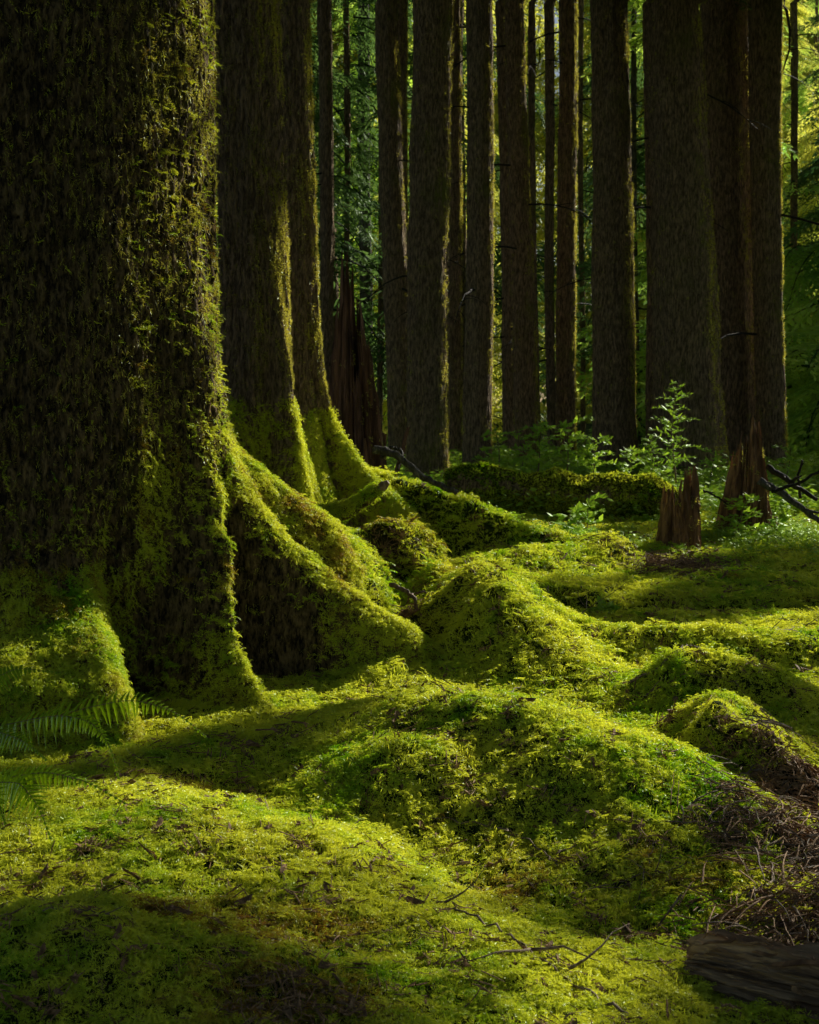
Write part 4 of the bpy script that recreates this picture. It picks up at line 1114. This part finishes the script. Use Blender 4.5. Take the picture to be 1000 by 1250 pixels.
for i, (x, y) in enumerate(spots):
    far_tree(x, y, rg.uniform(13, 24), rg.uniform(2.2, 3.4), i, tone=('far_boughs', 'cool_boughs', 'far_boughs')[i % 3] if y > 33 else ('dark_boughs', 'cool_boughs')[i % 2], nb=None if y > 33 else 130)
# bright boughs hanging at the right edge
for x, y, H in ((6.6, 21.5, 15), (7.6, 25, 18), (5.5, 27, 17)):
    far_tree(x, y, H, 2.6, x, tone='cool_boughs')

for x, y, H in ((-1.9, 25.5, 17), (.9, 26.5, 18), (8.3, 24, 17)):
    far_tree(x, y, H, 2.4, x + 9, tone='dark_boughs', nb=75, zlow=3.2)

# far-off wood reading as one mass
nfw = 5200
yy = rg.uniform(84, 92, nfw); xx = rg.uniform(-.5, .6, nfw) * yy; hh = rg.uniform(0, 1, nfw) ** .9 * (33 + 5 * np.sin(xx * .25))
fw = scatter('distant_wood', 'far_boughs', np.stack([xx, yy, hh], 1), np.stack([rg.normal(size=nfw) * .3, rg.uniform(0, .6, nfw), rg.uniform(0, 2 * PI, nfw)], 1), rg.uniform(2.6, 5.2, nfw))
fw['label'] = 'mass of green foliage closing the far end of the forest'; fw['category'] = 'woodland'

# ------------------------------------------------------------------ trees standing round the frame (they and the trees in view own the added shade canopy)
def side_tree(x, y, rr, label):
    g0 = float(height(x, y))
    t = thing('spruce_tree', label, 'tree', (x, y, g0), 'spruces standing around the clearing outside the view')
    zs = np.linspace(-.3, 26, 90)
    Pg = trunk_grid(lambda Z: 0 * Z, lambda Z: 0 * Z, zs, 60, lambda TH, Z: (rr * (1 - Z / 32) * (1 + .3 * np.exp(-np.clip(Z, 0, 9) / .5) * (1 + .4 * np.sin(4 * TH)))),
                    lambda TH, Z, R, X, Y: .02 * fbm(TH * 5, Z * 3, x, 3))
    link('trunk', mk_mesh('trunk', Pg, grid_faces(*Pg.shape[:2], True), (BARK2,), True), t)
    add_canopy_owner(t)
for (x, y) in ((6.0, 4.0), (11, 6), (-5.5, 3.5), (-2.5, -3), (3.5, -3.5), (16, 12.5), (20, 18), (-6.5, 12), (-8, 20), (9.5, 31), (0, -7), (8, -1)):
    side_tree(x, y, .35, 'spruce standing outside the view beside the clearing')

# added canopy out of view: sprays that shade, left open towards each lit patch
n1, n2 = 3800, 9000
o1 = np.stack([rng.uniform(-9, 14, n1), -5 + 30 * rng.uniform(0, 1, n1) ** 1.6, rng.uniform(8.5, 13, n1)], 1)      # overhead
tg = np.stack([rng.uniform(-4.5, 5.5, n2), rng.uniform(2.0, 24, n2), np.full(n2, .3)], 1)
tg[:1400, 0] = rng.uniform(-3, .2, 1400); tg[:1400, 2] = rng.uniform(.5, 4, 1400); tg[:1400, 1] = rng.uniform(6, 11, 1400)
hz_ = rng.uniform(6.2, 11, n2)
o2 = tg + S[None] * ((hz_ - tg[:, 2]) / S[2])[:, None]                                               # towards the sun
can0 = np.concatenate([o1, o2]); csz = np.concatenate([rng.uniform(.8, 1.2, n1), rng.uniform(.45, .75, n2)])
cxp, cyp, czp = can0.T
use = ~((cyp > 0) & (np.abs(cxp) < .33 * cyp + 1.2) & ((czp - 1.35) / np.maximum(cyp, 1) < .31))
use &= ~carved(can0, csz)
SH = [G(u, v) for u, v in [(60, 1150), (450, 1000), (560, 1062), (660, 1105), (760, 1130),  # ground spots darkened by extra unseen sprays added towards the sun
      (740, 725), (800, 735), (860, 725), (930, 735), (990, 715), (640, 730), (980, 860), (985, 900), (560, 800), (600, 820), (620, 960), (680, 975), (740, 985), (520, 910), (860, 905), (340, 900), (420, 930), (300, 930), (200, 930), (350, 960)]] 
sp_ = np.concatenate([p + S * ((rng.uniform(6.4, 9, 6) - p[2]) / S[2])[:, None] + rng.normal(size=(6, 3)) * .12 for p in SH])
ok = ~carved(sp_, .05) & ~((sp_[:, 1] > 0) & (np.abs(sp_[:, 0]) < .33 * sp_[:, 1] + 1.0) & ((sp_[:, 2] - 1.35) / sp_[:, 1] < .31))
SH2 = [P(u, 583, 12.8) for u in range(555, 840, 22)] + [P(u, 610, 12.6) for u in range(560, 840, 30)]  # far log, kept dark by more added sprays
s3_ = np.concatenate([p + S * ((rng.uniform(6.6, 9.5, 9) - p[2]) / S[2])[:, None] + rng.normal(size=(9, 3)) * (.2, .2, .08) for p in SH2])
SH4 = [P(u, v, D) for v in range(-30, 560, 26) for u, D in ((100, 6.0), (140, 6.02), (172, 6.08))]  # front of the big trunk, shaded by small added sprays
s4_ = np.concatenate([p + S * ((rng.uniform(7.5, 10.5, 5) - p[2]) / S[2])[:, None] + rng.normal(size=(5, 3)) * .07 for p in SH4])
s3_ = s3_[~carved(s3_, .1)]; s4_ = s4_[~carved(s4_, .22)]; n4 = len(s4_); s3_ = np.concatenate([s3_, s4_])
sp_ = np.concatenate([sp_, s3_]); ok = np.concatenate([ok, ~((np.abs(s3_[:, 0]) < .33 * s3_[:, 1] + .8) & ((s3_[:, 2] - 1.35) / s3_[:, 1] < .30))])
can0 = np.concatenate([can0, sp_[ok]]); csz = np.concatenate([csz, rng.uniform(.4, .6, ok.sum())]); csz[-n4:] = .32; use = np.concatenate([use, np.ones(ok.sum(), bool)])
can = can0[use]; csz = csz[use]
tx = np.array([[t.location.x, t.location.y] for t in ALL_TREES])
own = np.argmin(((can[:, None, :2] - tx[None]) ** 2).sum(-1), 1)
for i, t in enumerate(ALL_TREES):
    c = can[own == i]; sl = csz[own == i]
    if not len(c): continue
    a = np.arctan2(c[:, 1] - t.location.y, c[:, 0] - t.location.x) + rng.normal(size=len(c)) * .5
    c = c - np.stack([np.cos(a), np.sin(a), np.zeros(len(c))], 1) * (sl * .45)[:, None]
    scatter('crown_and_shade_boughs', 'near_boughs', c, np.stack([rng.normal(size=len(c)) * .3, rng.uniform(-.1, .4, len(c)), a], 1), sl, t, kind=False)  # added sprays that shape the shade, parented to the nearest tree
    # unseen limbs drawn out to some of these sprays
    for q in c[rng.permutation(len(c))[:min(8, len(c))]]:
        mb = MB()
        if q[1] > 0 and abs(q[0]) < .36 * q[1] + 1.5 and (q[2] - 1.35) / q[1] < .45: continue
        if t.location.y > 24: continue
        st = np.array([t.location.x, t.location.y, q[2] + .3 + .25 * math.hypot(q[0] - t.location.x, q[1] - t.location.y) * .2])
        mid = (st + q) / 2 + (0, 0, .3)
        L = np.linalg.norm(q - st)
        mb.tube(np.stack([st, mid, q]) - np.array(t.location), [.02 + .008 * L, .015 + .004 * L, .01], 5)
        link('limb', mb.mesh('limb', (DEAD,)), t)
print('canopy sprays', len(can))

# ------------------------------------------------------------------ camera, sun, sky
cam = bpy.data.cameras.new('camera'); co = bpy.data.objects.new('camera', cam); COL.objects.link(co)
co.location = (0, 0, CAM_H); co.rotation_euler = (PI / 2 - PITCH, 0, 0)
cam.sensor_fit = 'VERTICAL'; cam.sensor_height = 24; cam.lens = 12 / math.tan(math.radians(20))
cam.clip_end = 1000; cam.clip_start = .05
cam.dof.use_dof = True; cam.dof.focus_distance = 5.6; cam.dof.aperture_fstop = 6
sc.camera = co
w = bpy.data.worlds.new('World'); sc.world = w; w.use_nodes = True
nt = w.node_tree; bg = nt.nodes['Background']
sky = nt.nodes.new('ShaderNodeTexSky'); sky.sky_type = 'NISHITA'; sky.sun_disc = False
sky.sun_elevation = SUN_EL; sky.sun_rotation = SUN_AZ
nt.links.new(sky.outputs[0], bg.inputs[0]); bg.inputs[1].default_value = .055
sl_ = bpy.data.lights.new('sun', 'SUN'); sl_.energy = 5.0; sl_.angle = math.radians(.6); sl_.color = (1, .965, .85)
so = bpy.data.objects.new('sun', sl_); COL.objects.link(so)
from mathutils import Vector
so.rotation_euler = Vector(tuple(S)).to_track_quat('Z', 'Y').to_euler()
sc.view_settings.view_transform = 'Standard'; sc.view_settings.look = 'None'; sc.view_settings.exposure = 0
c = sc.cycles
c.max_bounces = 3; c.diffuse_bounces = 1; c.glossy_bounces = 1; c.transmission_bounces = 2; c.transparent_max_bounces = 4
c.use_adaptive_sampling = True; c.adaptive_threshold = .035
c.sample_clamp_indirect = 4
try: c.use_denoising = True; c.denoiser = 'OPENIMAGEDENOISE'
except Exception as e: print(e)
